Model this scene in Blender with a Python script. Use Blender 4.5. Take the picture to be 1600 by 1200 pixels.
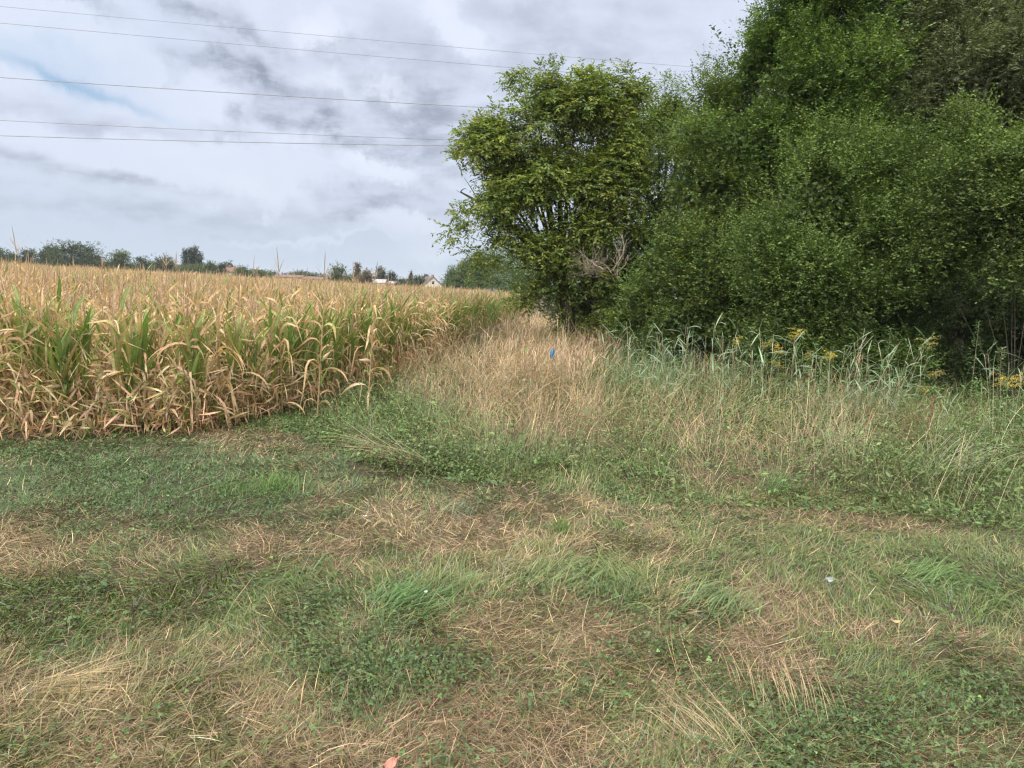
import bpy, math, random
import numpy as np
random.seed(7)
RNG = np.random.default_rng(11)
rad = math.radians
for o in list(bpy.data.objects): bpy.data.objects.remove(o)
SC = bpy.context.scene
COL = SC.collection

# ------------------------------------------------------------------ camera
CAM_H = 1.8; PITCH = rad(7.1); ROLL = rad(2.2); F = 1163.0; TILT = 0.018
cam_pos = np.array([0, 0, CAM_H])
fwd = np.array([0, math.cos(PITCH), -math.sin(PITCH)])
r0 = np.array([1.0, 0, 0]); u0 = np.cross(r0, fwd)
cr = r0*math.cos(ROLL)+u0*math.sin(ROLL); cu = u0*math.cos(ROLL)-r0*math.sin(ROLL)
from mathutils import Matrix, Vector
cd = bpy.data.cameras.new('camera'); cam = bpy.data.objects.new('camera', cd); COL.objects.link(cam)
cd.sensor_width = 36; cd.lens = 36*F/1600; cd.clip_start = 0.05; cd.clip_end = 3000
cam.matrix_world = Matrix(((cr[0], cu[0], -fwd[0], 0), (cr[1], cu[1], -fwd[1], 0), (cr[2], cu[2], -fwd[2], CAM_H), (0, 0, 0, 1)))
SC.camera = cam
def ray(px, py):
    d = fwd*F + cr*(px-800) - cu*(py-600)
    return d/np.linalg.norm(d)
def at(px, py, Y):
    d = ray(px, py); return cam_pos + d*(Y/d[1])
def project(P):
    v = np.asarray(P)-cam_pos; z = np.maximum(v@fwd, .01)
    return 800+F*(v@cr)/z, 600-F*(v@cu)/z

# ------------------------------------------------------------------ sun, world, exposure
SUN_EL, SUN_AZ = rad(40), rad(205)      # azimuth clockwise from +y; the light comes from behind left
sd = np.array([math.sin(SUN_AZ)*math.cos(SUN_EL), math.cos(SUN_AZ)*math.cos(SUN_EL), math.sin(SUN_EL)])
ld = bpy.data.lights.new('sun', 'SUN'); ld.energy = 1.5; ld.angle = rad(20); ld.color = (1, .95, .88)
lo = bpy.data.objects.new('sun', ld); COL.objects.link(lo)
lo.rotation_euler = Vector(sd).to_track_quat('Z', 'Y').to_euler()
SC.view_settings.view_transform = 'Standard'; SC.view_settings.look = 'None'
SC.view_settings.exposure = 0.45; SC.view_settings.gamma = 1
SC.render.engine = 'CYCLES'
SC.cycles.max_bounces = 5; SC.cycles.diffuse_bounces = 3; SC.cycles.glossy_bounces = 1
SC.cycles.transmission_bounces = 3; SC.cycles.transparent_max_bounces = 4
SC.cycles.caustics_reflective = False; SC.cycles.caustics_refractive = False
SC.cycles.use_denoising = True; SC.cycles.denoiser = 'OPENIMAGEDENOISE'; SC.cycles.denoising_input_passes = 'RGB_ALBEDO_NORMAL'; SC.cycles.denoising_prefilter = 'ACCURATE'
SC.cycles.pixel_filter_type = 'BLACKMAN_HARRIS'; SC.cycles.filter_width = 1.3

class NB:
    """tiny node builder"""
    def __init__(s, tree): s.t = tree; s.n = tree.nodes; s.l = tree.links
    def new(s, typ, **kw):
        n = s.n.new(typ)
        for k, v in kw.items(): setattr(n, k, v)
        return n
    def put(s, sock, v):
        if v is None: return
        if isinstance(v, bpy.types.NodeSocket): s.l.new(v, sock)
        else: sock.default_value = v
    def m(s, op, a, b=None, c=None, clamp=False):
        n = s.new('ShaderNodeMath', operation=op, use_clamp=clamp)
        s.put(n.inputs[0], a); s.put(n.inputs[1], b); s.put(n.inputs[2], c)
        return n.outputs[0]
    def vm(s, op, a, b=None, out=0):
        n = s.new('ShaderNodeVectorMath', operation=op)
        s.put(n.inputs[0], a)
        if b is not None:
            if op == 'SCALE': s.put(n.inputs['Scale'], b)
            else: s.put(n.inputs[1], b)
        return n.outputs[out]
    def noise(s, v, scale, detail=5, rough=.55, dist=0):
        n = s.new('ShaderNodeTexNoise'); s.put(n.inputs['Vector'], v)
        n.inputs['Scale'].default_value = scale; n.inputs['Detail'].default_value = detail
        n.inputs['Roughness'].default_value = rough; n.inputs['Distortion'].default_value = dist
        return n.outputs['Fac']
    def mix(s, f, a, b, typ='MIX'):
        n = s.new('ShaderNodeMix', data_type='RGBA', blend_type=typ)
        s.put(n.inputs[0], f)
        for i, v in ((6, a), (7, b)):
            if isinstance(v, tuple) and len(v) == 3: v = (*v, 1)
            s.put(n.inputs[i], v)
        return n.outputs[2]
    def ramp(s, f, lo, hi, smooth=True):
        n = s.new('ShaderNodeMapRange', interpolation_type='SMOOTHSTEP' if smooth else 'LINEAR')
        s.put(n.inputs[0], f); n.inputs[1].default_value = lo; n.inputs[2].default_value = hi
        return n.outputs[0]

W = bpy.data.worlds.new('World'); SC.world = W; W.use_nodes = True
nb = NB(W.node_tree); nb.n.clear()
out = nb.new('ShaderNodeOutputWorld'); bg = nb.new('ShaderNodeBackground'); nb.l.new(bg.outputs[0], out.inputs[0])
bg.inputs[1].default_value = 0.1
sky = nb.new('ShaderNodeTexSky', sky_type='NISHITA'); sky.sun_disc = False
sky.sun_elevation = SUN_EL; sky.sun_rotation = SUN_AZ; sky.air_density = 1; sky.dust_density = 1.5
tc = nb.new('ShaderNodeTexCoord').outputs['Generated']
D = nb.vm('NORMALIZE', tc)
sep = nb.new('ShaderNodeSeparateXYZ'); nb.l.new(D, sep.inputs[0])
zc = nb.m('MAXIMUM', sep.outputs[2], 0.0)
den = nb.m('ADD', zc, 0.22)
cmb = nb.new('ShaderNodeCombineXYZ')
nb.l.new(nb.m('DIVIDE', sep.outputs[0], den), cmb.inputs[0]); nb.l.new(nb.m('DIVIDE', sep.outputs[1], den), cmb.inputs[1])
CP = cmb.outputs[0]                       # position on the cloud deck
n1 = nb.noise(CP, 1.9, 7, .56, .25)
n2 = nb.noise(CP, 5.5, 7, .6, .2)
n3 = nb.noise(nb.vm('ADD', CP, (7.3, 2.1, 4.0)), 1.0, 4, .5)
warp = nb.new('ShaderNodeTexNoise'); nb.l.new(D, warp.inputs['Vector']); warp.inputs['Scale'].default_value = 11; warp.inputs['Detail'].default_value = 6; warp.inputs['Roughness'].default_value = .62
wv = nb.vm('SCALE', nb.vm('SUBTRACT', warp.outputs['Color'], (.5, .5, .5)), 0.13)
DW = nb.vm('NORMALIZE', nb.vm('ADD', D, wv))
def cloud_blob(px, py, rx, ry, soft=1.0, rot=0, src=None):
    """a cloud of the sky at one bearing and height, with soft ragged edges"""
    c = ray(px, py); ri = cr*math.cos(rot)-cu*math.sin(rot); up = cu*math.cos(rot)+cr*math.sin(rot)
    ri = ri-c*(ri@c); up = up-c*(up@c)
    a = nb.vm('DOT_PRODUCT', src or DW, tuple(ri/np.linalg.norm(ri)/(rx/F)), 1)
    a = nb.m('SUBTRACT', a, float(c@ri/np.linalg.norm(ri)/(rx/F)))
    b = nb.vm('DOT_PRODUCT', src or DW, tuple(up/np.linalg.norm(up)/(ry/F)), 1)
    b = nb.m('SUBTRACT', b, float(c@up/np.linalg.norm(up)/(ry/F)))
    e = nb.m('ADD', nb.m('MULTIPLY', a, a), nb.m('MULTIPLY', b, b))
    e = nb.m('EXPONENT', nb.m('MULTIPLY', e, -soft))
    front = nb.m('GREATER_THAN', nb.vm('DOT_PRODUCT', D, tuple(c), 1), 0.0)
    return nb.m('MULTIPLY', e, front)
def add(lst):
    r = None
    for v, k in lst:
        v = nb.m('MULTIPLY', v, k); r = v if r is None else nb.m('ADD', r, v)
    return r
DW2 = nb.vm('NORMALIZE', nb.vm('ADD', D, nb.vm('SCALE', wv, .4)))
dark = add([(cloud_blob(350, 118, 75, 22, 1, .05), .80), (cloud_blob(300, 8, 60, 22, 1, .3), .6), (cloud_blob(385, 50, 55, 14, 1, .3), .5),
            (cloud_blob(140, 28, 30, 14), .55), (cloud_blob(362, 205, 26, 14), .55), (cloud_blob(470, 200, 75, 30, 1, .25), .45),
            (cloud_blob(640, 175, 190, 60, 1, .2), .60), (cloud_blob(880, 80, 240, 80, 1, .1), .40), (cloud_blob(520, 60, 60, 22, 1, .3), .35),
            (cloud_blob(560, 225, 140, 24, 1, .15), .35), (cloud_blob(560, 315, 130, 26, 1, .12), .55), (cloud_blob(680, 290, 100, 26), .35),
            (cloud_blob(130, 190, 170, 14, 1, .03, DW2), .40), (cloud_blob(70, 248, 90, 10, 1, .08, DW2), .50), (cloud_blob(215, 283, 120, 9, 1, .04, DW2), .52),
            (cloud_blob(300, 330, 260, 22, 1, .04, DW2), .32), (cloud_blob(120, 330, 160, 12), .14)])
light = add([(cloud_blob(730, 60, 50, 16, 1, .2), .5), (cloud_blob(600, 135, 40, 12, 1, .4), .45), (cloud_blob(420, 300, 60, 14, 1, .2), .35), (cloud_blob(690, 390, 60, 14), .4), (cloud_blob(500, 38, 34, 18), .8), (cloud_blob(690, 14, 22, 24), .6), (cloud_blob(520, 135, 50, 26, 1, .3), .45), (cloud_blob(650, 350, 80, 16, 1, .1), .5),
             (cloud_blob(340, 265, 170, 40), .30), (cloud_blob(600, 262, 90, 14, 1, .3), .5), (cloud_blob(230, 120, 160, 20, 1, .35), .25), (cloud_blob(470, 362, 120, 6), .3)])
n4 = nb.noise(D, 26, 6, .62)
k = nb.m('MULTIPLY_ADD', nb.ramp(nb.m('ADD', nb.m('MULTIPLY', n2, .8), nb.m('MULTIPLY', n4, .2)), .36, .64), .95, .45)
dk = nb.m('MULTIPLY', dark, k)
base = nb.m('MULTIPLY', nb.ramp(n1, .48, .75), nb.ramp(sep.outputs[2], .16, .5))
dk = nb.m('ADD', dk, nb.m('MULTIPLY', base, .30))
dk = nb.m('ADD', dk, nb.m('MULTIPLY', nb.m('MULTIPLY', nb.m('SUBTRACT', n2, .5), .30), nb.ramp(sep.outputs[2], -.02, .22)))
dk = nb.m('SUBTRACT', dk, nb.m('MULTIPLY', light, nb.m('MULTIPLY', k, 1.0)), clamp=True)
# bright cloud veil -> grey cloud undersides, colours ten times the displayed ones (strength 0.1)
veil = nb.mix(nb.ramp(n3, .35, .65), (5.6, 6.2, 7.35), (5.35, 5.8, 7.0))
veil = nb.mix(nb.ramp(sep.outputs[2], .20, -.02), veil, (4.05, 4.75, 5.7))
veil = nb.mix(nb.m('MULTIPLY', light, .75, clamp=True), veil, (6.6, 6.9, 7.7))
cl = nb.mix(dk, veil, (2.45, 2.8, 3.6))
blue = nb.m('MULTIPLY', add([(cloud_blob(125, 137, 95, 8, 1, .22, DW2), .70), (cloud_blob(60, 95, 110, 30, .8, .1), .30), (cloud_blob(250, 60, 60, 40), .15)]), 1.0, clamp=True)
cl = nb.mix(blue, cl, (2.5, 3.9, 5.5))
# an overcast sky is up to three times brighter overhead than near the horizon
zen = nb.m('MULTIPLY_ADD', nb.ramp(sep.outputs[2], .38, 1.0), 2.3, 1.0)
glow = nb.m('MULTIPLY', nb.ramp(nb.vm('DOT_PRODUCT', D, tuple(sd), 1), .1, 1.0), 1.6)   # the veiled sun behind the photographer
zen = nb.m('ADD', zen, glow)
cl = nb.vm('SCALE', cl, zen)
cl = nb.mix(nb.ramp(sep.outputs[2], .38, .7), cl, nb.vm('MULTIPLY', cl, (1.12, 1.02, .84)))
cl = nb.mix(nb.ramp(sep.outputs[1], .1, -.4), cl, nb.vm('MULTIPLY', cl, (1.10, 1.02, .86)))
gap = nb.m('MULTIPLY', nb.ramp(n1, .30, .42), 1.0)
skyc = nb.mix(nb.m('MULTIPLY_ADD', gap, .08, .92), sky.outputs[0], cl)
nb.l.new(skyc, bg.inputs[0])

# ------------------------------------------------------------------ ground shape and maps
def sines(n, f0, f1, seed, dim=3):
    r = np.random.default_rng(seed); k = r.normal(size=(n, dim)); k /= np.linalg.norm(k, axis=1)[:, None]
    k *= r.uniform(f0, f1, n)[:, None]; ph = r.uniform(0, 6.28, n)
    def f(P):
        s = 0
        for i in range(n): s = s+np.sin(P@k[i]+ph[i])
        return s/math.sqrt(n/2)
    return f
_g1 = sines(8, 1.2, 4, 1, 2); _g2 = sines(8, 6, 14, 2, 2); _g3 = sines(10, .5, 1.6, 3, 2)
def gh(x, y):
    x = np.asarray(x, float); y = np.asarray(y, float); P = np.stack([x, y], -1)
    near = np.exp(-((x*x+y*y)/900.0))
    h = -TILT*np.clip(x, -600, 600)
    h = h+near*(_g3(P)*.022+_g1(P)*.012+_g2(P)*.006)
    # bank rising under the rank growth at the right, shallow drop where the mown grass ends
    t = np.clip((y-6.6)/1.2, 0, 1); t = t*t*(3-2*t); s = np.clip((x-.6)/2.5, 0, 1); s = s*s*(3-2*s)
    h = h+near*t*s*.16
    h = h-.13*np.exp(-((x+1.05)/.5)**2-((y-6.95-.05*x)/.16)**2)     # the dark rut at the mown edge
    return h
def ground(px, py):
    d = ray(px, py); t = 3.0
    for _ in range(30):
        p = cam_pos+d*t; e = p[2]-float(gh(p[0], p[1])); t += e/max(-d[2], .01)*.9
    return cam_pos+d*t
EDGE_Y = np.array([5, 8.4, 10.4, 13.7, 20, 32, 60, 75, 110, 160, 230, 400.])
EDGE_X = np.array([-3.6, -3.55, -2.95, -2.4, -1.75, -.75, 1.6, 0.6, -4, -11, -23, -30.])
def edge(y): return np.interp(y, EDGE_Y, EDGE_X)
def front(x): return np.clip(8.15+.42*(x+3.6), 6.4, 8.5)
def in_corn(x, y, m=0.0): return (x < edge(y)-m) & (y > front(x)+m)

def bumps(px, py, L):
    s = 0
    for cx, cy, rx, ry, a in L: s = s+a*np.exp(-(((px-cx)/rx)**2+((py-cy)/ry)**2))
    return s
DRY = [(150, 1150, 320, 95, 1.6), (650, 1185, 260, 60, 1.5), (440, 852, 120, 32, 1.5), (25, 872, 65, 26, 1.5), (690, 820, 190, 38, 1.2), (860, 985, 125, 42, 1.4),
       (1215, 1000, 80, 60, 1.2), (1150, 1090, 130, 80, .9), (90, 1060, 130, 34, 1.3), (1010, 850, 230, 30, .7), (1230, 800, 300, 34, .6), (300, 1010, 130, 40, .5),
       (850, 1120, 200, 60, .6), (1450, 1150, 120, 30, .5), (250, 715, 120, 14, .5), (760, 850, 60, 30, .6), (1360, 890, 90, 20, .5), (330, 1080, 110, 60, .6)]
GRN = [(230, 755, 330, 52, -1.9), (560, 1045, 130, 48, -1.5), (1420, 1080, 230, 70, -1.2), (130, 930, 200, 50, -1.1), (640, 925, 90, 38, -1.3), (1480, 930, 200, 60, -1.3),
       (900, 895, 130, 36, -.7), (700, 735, 170, 40, -1.6), (400, 930, 150, 50, -.8), (30, 960, 80, 60, -.9), (850, 930, 90, 30, -.8), (1050, 920, 140, 30, -.8), (1300, 860, 200, 30, -.5),
       (700, 1060, 120, 50, -.8), (560, 640, 120, 60, -1.3), (1560, 800, 100, 80, -1.5), (1000, 1080, 90, 50, -.5)]
CLV = [(220, 745, 330, 42, 1.6), (560, 1045, 130, 45, 1.8), (700, 1060, 110, 45, 1.2), (1400, 1095, 230, 70, 1.7), (820, 935, 120, 25, 1.0), (640, 735, 160, 30, 1.1), (1010, 1060, 90, 60, .7),
       (60, 800, 130, 30, 1.2), (480, 880, 90, 22, .7), (1130, 900, 120, 25, .5), (340, 1120, 80, 40, .4), (900, 1090, 110, 50, .7), (1250, 1130, 120, 50, 1.0)]
_d1 = sines(12, 1.0, 4.0, 21, 2); _d2 = sines(12, 5, 14, 22, 2); _c1 = sines(12, 1.5, 5, 23, 2); _c2 = sines(12, 7, 18, 24, 2)
def dryness(x, y, px, py):
    P = np.stack([x, y], -1)
    v = .0+bumps(px, py, DRY)+bumps(px, py, GRN)+.48*_d1(P)+.50*_d2(P)
    return 1/(1+np.exp(-1.8*(v-.12)))
def clover(x, y, px, py):
    P = np.stack([x, y], -1)
    v = -.75+.75*bumps(px, py, CLV)-.5*bumps(px, py, DRY)+.35*_c1(P)+.35*_c2(P)
    return 1/(1+np.exp(-2.6*v))
def mown_edge(px): return np.interp(px, [-600, 0, 450, 600, 1000, 1350, 1600, 2400], [640, 660, 672, 735, 783, 800, 828, 860])

# ------------------------------------------------------------------ materials
def leafmat(name, trans=.35, gloss=.05, rough=.5, obj_var=0.0):
    m = bpy.data.materials.new(name); m.use_nodes = True; b = NB(m.node_tree); b.n.clear()
    o = b.new('ShaderNodeOutputMaterial'); a = b.new('ShaderNodeAttribute', attribute_name='Col')
    c = a.outputs['Color']
    if obj_var:
        oi = b.new('ShaderNodeObjectInfo')
        h = b.new('ShaderNodeHueSaturation'); b.l.new(c, h.inputs['Color'])
        b.l.new(b.m('MULTIPLY_ADD', oi.outputs['Random'], obj_var*2, 1-obj_var), h.inputs['Value'])
        b.l.new(b.m('MULTIPLY_ADD', oi.outputs['Random'], .02, .49), h.inputs['Hue'])
        c = h.outputs[0]
    geo = b.new('ShaderNodeTexCoord').outputs['Object']
    n = b.noise(geo, 35, 3, .6)
    c = b.mix(.5, c, b.mix(b.ramp(n, .3, .7, False), (.55, .55, .55), (1.35, 1.35, 1.35)), 'MULTIPLY')
    d = b.new('ShaderNodeBsdfDiffuse'); t = b.new('ShaderNodeBsdfTranslucent'); g = b.new('ShaderNodeBsdfGlossy')
    g.inputs['Roughness'].default_value = rough; g.inputs['Color'].default_value = (1, 1, 1, 1)
    b.l.new(c, d.inputs[0]); b.l.new(b.mix(1.0, c, (1.1, 1.15, .6), 'MULTIPLY'), t.inputs[0])
    m1 = b.new('ShaderNodeMixShader'); m1.inputs[0].default_value = trans; b.l.new(d.outputs[0], m1.inputs[1]); b.l.new(t.outputs[0], m1.inputs[2])
    m2 = b.new('ShaderNodeMixShader'); m2.inputs[0].default_value = gloss; b.l.new(m1.outputs[0], m2.inputs[1]); b.l.new(g.outputs[0], m2.inputs[2])
    b.l.new(m2.outputs[0], o.inputs[0])
    return m
def plainmat(name, c1, c2, scale=8, rough=.85, bump=0.0, stretch=None):
    m = bpy.data.materials.new(name); m.use_nodes = True; b = NB(m.node_tree)
    p = b.n['Principled BSDF']; p.inputs['Roughness'].default_value = rough
    tc = b.new('ShaderNodeTexCoord').outputs['Object']
    if stretch: tc = b.vm('MULTIPLY', tc, stretch)
    n = b.noise(tc, scale, 6, .6)
    b.l.new(b.mix(b.ramp(n, .3, .7), c1, c2), p.inputs['Base Color'])
    if bump:
        bp = b.new('ShaderNodeBump'); bp.inputs['Strength'].default_value = bump; b.l.new(n, bp.inputs['Height']); b.l.new(bp.outputs[0], p.inputs['Normal'])
    return m
M_GRASS = leafmat('grass_blades', .20, .03, .5)
M_LEAF = leafmat('tree_leaves', .36, .025, .5)
M_FAR = leafmat('far_leaves', .25, .02, .6)
M_CORN = leafmat('maize_leaves', .32, .02, .5, .10)
M_REED = leafmat('reed_leaves', .25, .08, .4, .10)
M_BARK = plainmat('bark', (.03, .024, .017), (.085, .07, .052), 9, .9, .5, (1, 1, .25))
M_DEAD = plainmat('dead_wood', (.15, .12, .095), (.30, .25, .20), 12, .85)
M_WIRE = plainmat('cable_metal', (.16, .17, .20), (.24, .25, .29), 2, .6)

# ------------------------------------------------------------------ mesh helpers
def mesh(name, V, Q, C=None, mat=None, smooth=False):
    V = np.ascontiguousarray(V, dtype=np.float32); Q = np.ascontiguousarray(Q, dtype=np.int32)
    me = bpy.data.meshes.new(name); me.vertices.add(len(V)); me.vertices.foreach_set('co', V.ravel())
    me.loops.add(Q.size); me.loops.foreach_set('vertex_index', Q.ravel())
    me.polygons.add(len(Q)); me.polygons.foreach_set('loop_start', np.arange(0, Q.size, Q.shape[1], dtype=np.int32))
    if smooth: me.polygons.foreach_set('use_smooth', np.ones(len(Q), dtype=bool))
    me.update(calc_edges=True)
    if C is not None:
        a = me.color_attributes.new('Col', 'FLOAT_COLOR', 'POINT')
        C4 = np.ones((len(V), 4), dtype=np.float32); C4[:, :3] = C; a.data.foreach_set('color', C4.ravel())
    if mat: me.materials.append(mat)
    return me
def obj(name, me, parent=None, loc=None, **props):
    o = bpy.data.objects.new(name, me); COL.objects.link(o)
    if parent: o.parent = parent
    if loc is not None: o.location = tuple(float(v) for v in loc)
    for k, v in props.items(): o[k] = v
    return o
def empty(name, loc, label, cat, group=None):
    o = bpy.data.objects.new(name, None); COL.objects.link(o); o.location = tuple(float(v) for v in loc); o.empty_display_size = .1
    o['label'] = label; o['category'] = cat
    if group: o['group'] = group
    return o
class Geo:
    def __init__(s): s.V = []; s.Q = []; s.C = []; s.n = 0
    def add(s, g):
        V, Q, C = g
        s.V.append(V); s.Q.append(Q+s.n); s.C.append(C); s.n += len(V); return s
    def get(s): return np.concatenate(s.V), np.concatenate(s.Q), np.concatenate(s.C)
def U(a, b, n=None): return RNG.uniform(a, b, n)
def col_var(base, n, v=.15, hue=.06):
    c = np.asarray(base, float)*np.ones((n, 3))
    c = c*np.exp(RNG.normal(0, v, (n, 1)))*np.exp(RNG.normal(0, hue, (n, 3)))
    return np.clip(c, .002, .9)
def strips(B, az, L, th, bend, wd, S=4, pw=1.3, twist=None, prof='grass', fold=0.0, c0=None, c1=None, caz=None):
    """N ribbons: base B, compass az, length L, start elevation th, total bend, width wd. c0 base colour, c1 tip colour."""
    N = len(B); one = np.ones(N)
    az = az*one; L = L*one; th = th*one; bend = bend*one; wd = wd*one
    tw = (twist if twist is not None else 0.0)*one
    caz = (caz if caz is not None else 0.0)*one
    P = np.zeros((N, S+1, 3)); P[:, 0] = B; T = np.zeros((N, S+1, 3))
    for i in range(S+1):
        t = i/S; e = th-bend*(t**pw if pw > 0 else min(1.0, max(0.0, (t-.12)/.36))); a = az+caz*t
        T[:, i] = np.stack([np.cos(e)*np.cos(a), np.cos(e)*np.sin(a), np.sin(e)], -1)
        if i: P[:, i] = P[:, i-1]+(T[:, i]+T[:, i-1])*.5*(L/S)[:, None]
    t = np.linspace(0, 1, S+1)
    w = {'grass': np.minimum(1, 1.25*(1-t)**.7)*(.75+.25*np.minimum(1, t*4)), 'corn': np.minimum(1, .55+t*3)*(1-t**3.0)*1.0, 'stem': 1-.55*t, 'leaf': np.sin(np.pi*np.clip(t*.93+.05, 0, 1))**.7, 'plume': np.interp(t, [0, .7, .8, .9, 1], [.5, .4, 1.6, 1.6, .3])}[prof]
    w = np.maximum(w, .04)
    sd = np.stack([-np.sin(az), np.cos(az), 0*az], -1)[:, None, :]*np.ones((1, S+1, 1))
    nr = np.cross(T, sd); ang = (tw[:, None]*t)[..., None]
    sv = sd*np.cos(ang)+nr*np.sin(ang); nv = nr*np.cos(ang)-sd*np.sin(ang)
    hw = (w[None, :]*wd[:, None]*.5)[..., None]
    rows = [P-sv*hw, P+sv*hw] if not fold else [P-sv*hw+nv*hw*fold, P, P+sv*hw+nv*hw*fold]
    K = len(rows); V = np.stack(rows, 2).reshape(N*(S+1)*K, 3)
    base = (np.arange(N)*(S+1)*K)[:, None, None]; i = np.arange(S)[None, :, None]; j = np.arange(K-1)[None, None, :]
    q = base+i*K+j; Q = np.stack([q, q+1, q+1+K, q+K], -1).reshape(-1, 4)
    c0 = np.broadcast_to(np.asarray(c0, float), (N, 3)); c1 = c0 if c1 is None else np.broadcast_to(np.asarray(c1, float), (N, 3))
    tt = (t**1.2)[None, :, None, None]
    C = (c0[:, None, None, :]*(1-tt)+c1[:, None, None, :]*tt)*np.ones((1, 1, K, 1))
    if fold and K == 3: C[:, :, 1] = np.minimum(C[:, :, 1]*1.25, .9)
    return V, Q, C.reshape(-1, 3)
def tube(pts, rr, sides=6, color=(.3, .3, .3)):
    pts = np.asarray(pts, float); n = len(pts); rr = np.asarray(rr, float)*np.ones(n)
    T = np.gradient(pts, axis=0); T /= np.linalg.norm(T, axis=1)[:, None]+1e-9
    ref = np.array([0.3, .2, 1.0]) if abs(T[0][2]) < .8 else np.array([1.0, .1, .2])
    A = np.cross(T, ref); A /= np.linalg.norm(A, axis=1)[:, None]+1e-9; Bv = np.cross(T, A)
    a = np.linspace(0, 2*np.pi, sides, endpoint=False)
    V = pts[:, None]+(A[:, None]*np.cos(a)[None, :, None]+Bv[:, None]*np.sin(a)[None, :, None])*rr[:, None, None]
    i = np.arange(n-1)[:, None]; j = np.arange(sides)[None, :]; j2 = (j+1) % sides
    Q = np.stack([i*sides+j, i*sides+j2, (i+1)*sides+j2, (i+1)*sides+j], -1).reshape(-1, 4)
    cap = [[(n-1)*sides+k for k in (0, 1, 2, 3)]] if sides >= 4 else []
    if cap: Q = np.concatenate([Q, np.array(cap)])
    return V.reshape(-1, 3), Q, np.ones((n*sides, 3))*np.asarray(color)
def diamonds(P, Dv, Nn, L, Wd, C):
    """N single leaves: foot P, direction Dv, facing Nn"""
    S = np.cross(Dv, Nn); S /= np.linalg.norm(S, axis=1)[:, None]+1e-9
    Nn = np.cross(S, Dv); L = (L*np.ones(len(P)))[:, None]; Wd = (Wd*np.ones(len(P)))[:, None]
    m = P+Dv*L*.45
    V = np.stack([P, m-S*Wd*.5+Nn*Wd*.14, P+Dv*L-Nn*L*.12, m+S*Wd*.5+Nn*Wd*.14], 1).reshape(-1, 3)
    return V, np.arange(len(P)*4).reshape(-1, 4), np.repeat(C, 4, axis=0)
def unit(v): return v/(np.linalg.norm(v, axis=-1, keepdims=True)+1e-9)
def rdir(n): return unit(RNG.normal(size=(n, 3)))

# ------------------------------------------------------------------ ground sheet
xs = np.unique(np.concatenate([np.linspace(-9, 9, 150), np.sign(np.linspace(-1, 1, 61))*np.abs(np.linspace(-1, 1, 61))**3*1500]))
ys = np.unique(np.concatenate([np.linspace(-3, 16, 170), np.linspace(16, 60, 60), -np.linspace(0, 1, 20)**2*400-3, 60+np.linspace(0, 1, 50)**3*1800]))
X, Y = np.meshgrid(xs, ys); V = np.stack([X, Y, gh(X, Y)], -1).reshape(-1, 3)
nx = len(xs); i, j = np.meshgrid(np.arange(len(ys)-1), np.arange(nx-1), indexing='ij'); q = (i*nx+j).ravel()
Q = np.stack([q, q+1, q+1+nx, q+nx], -1)
px, py = project(V); dr = dryness(V[:, 0], V[:, 1], px, py)
C = np.array([.045, .042, .022])*(1-dr[:, None])+np.array([.11, .08, .05])*dr[:, None]
cm = in_corn(V[:, 0], V[:, 1])
C[cm] = (.10, .07, .045)
mg = bpy.data.materials.new('ground'); mg.use_nodes = True; b = NB(mg.node_tree); p = b.n['Principled BSDF']; p.inputs['Roughness'].default_value = 1
a = b.new('ShaderNodeAttribute', attribute_name='Col'); tcg = b.new('ShaderNodeTexCoord').outputs['Object']
n = b.noise(tcg, 30, 8, .7); n_ = b.noise(tcg, 140, 4, .7)
c = b.mix(1.0, a.outputs['Color'], b.mix(b.ramp(n, .3, .7), (.35, .35, .38), (1.2, 1.15, 1.0)), 'MULTIPLY')
c = b.mix(b.ramp(n_, .55, .7), c, (.20, .155, .10))
b.l.new(c, p.inputs['Base Color']); bp = b.new('ShaderNodeBump'); bp.inputs['Strength'].default_value = .6; bp.inputs['Distance'].default_value = .02
b.l.new(n, bp.inputs['Height']); b.l.new(bp.outputs[0], p.inputs['Normal'])
obj('ground', mesh('ground', V, Q, C, mg, True), kind='structure')

# ------------------------------------------------------------------ short growth of the mown track
def scatter(n, d0=2.2, d1=60, ta=.85):
    d = np.exp(U(math.log(d0), math.log(d1), n)); t = U(-1, 1, n)*(ta-.06+1.2/d); y = d; x = d*t
    z = gh(x, y); P = np.stack([x, y, z], -1); px, py = project(P)
    return P, px, py, d
def shade(c, k): return np.clip(c*np.asarray(k)[:, None], 0, .9)

# lying direction field so tufts comb over together
_a1 = sines(8, 1.0, 3.0, 31, 2); _a2 = sines(8, 4, 9, 32, 2)
def comb(P): return _a1(P[:, :2])*1.3+_a2(P[:, :2])*.8
TUSS = [(650, 925, 90, 36, 1), (900, 885, 130, 38, .9), (1080, 935, 110, 28, .8), (1460, 920, 190, 50, .9), (420, 905, 140, 40, .6), (90, 930, 130, 50, .7), (740, 790, 120, 18, .5), (1250, 850, 200, 30, .5), (440, 745, 60, 20, .9), (350, 900, 120, 30, .5)]
P, px, py, d = scatter(640000, 2.0, 22)
ok = (py > mown_edge(px)-35) & ~in_corn(P[:, 0], P[:, 1], .15) & (np.exp(-((P[:, 0]+1.0)/.50)**2-((P[:, 1]-6.93)/.11)**2) < .35)
P, px, py, d = P[ok], px[ok], py[ok], d[ok]
dr = dryness(P[:, 0], P[:, 1], px, py); cv = clover(P[:, 0], P[:, 1], px, py); ts = bumps(px, py, TUSS)
isdry = U(0, 1, len(P)) < np.clip(dr*.9+.06, 0, 1)
keep = isdry | (U(0, 1, len(P)) > .35*cv)
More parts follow.
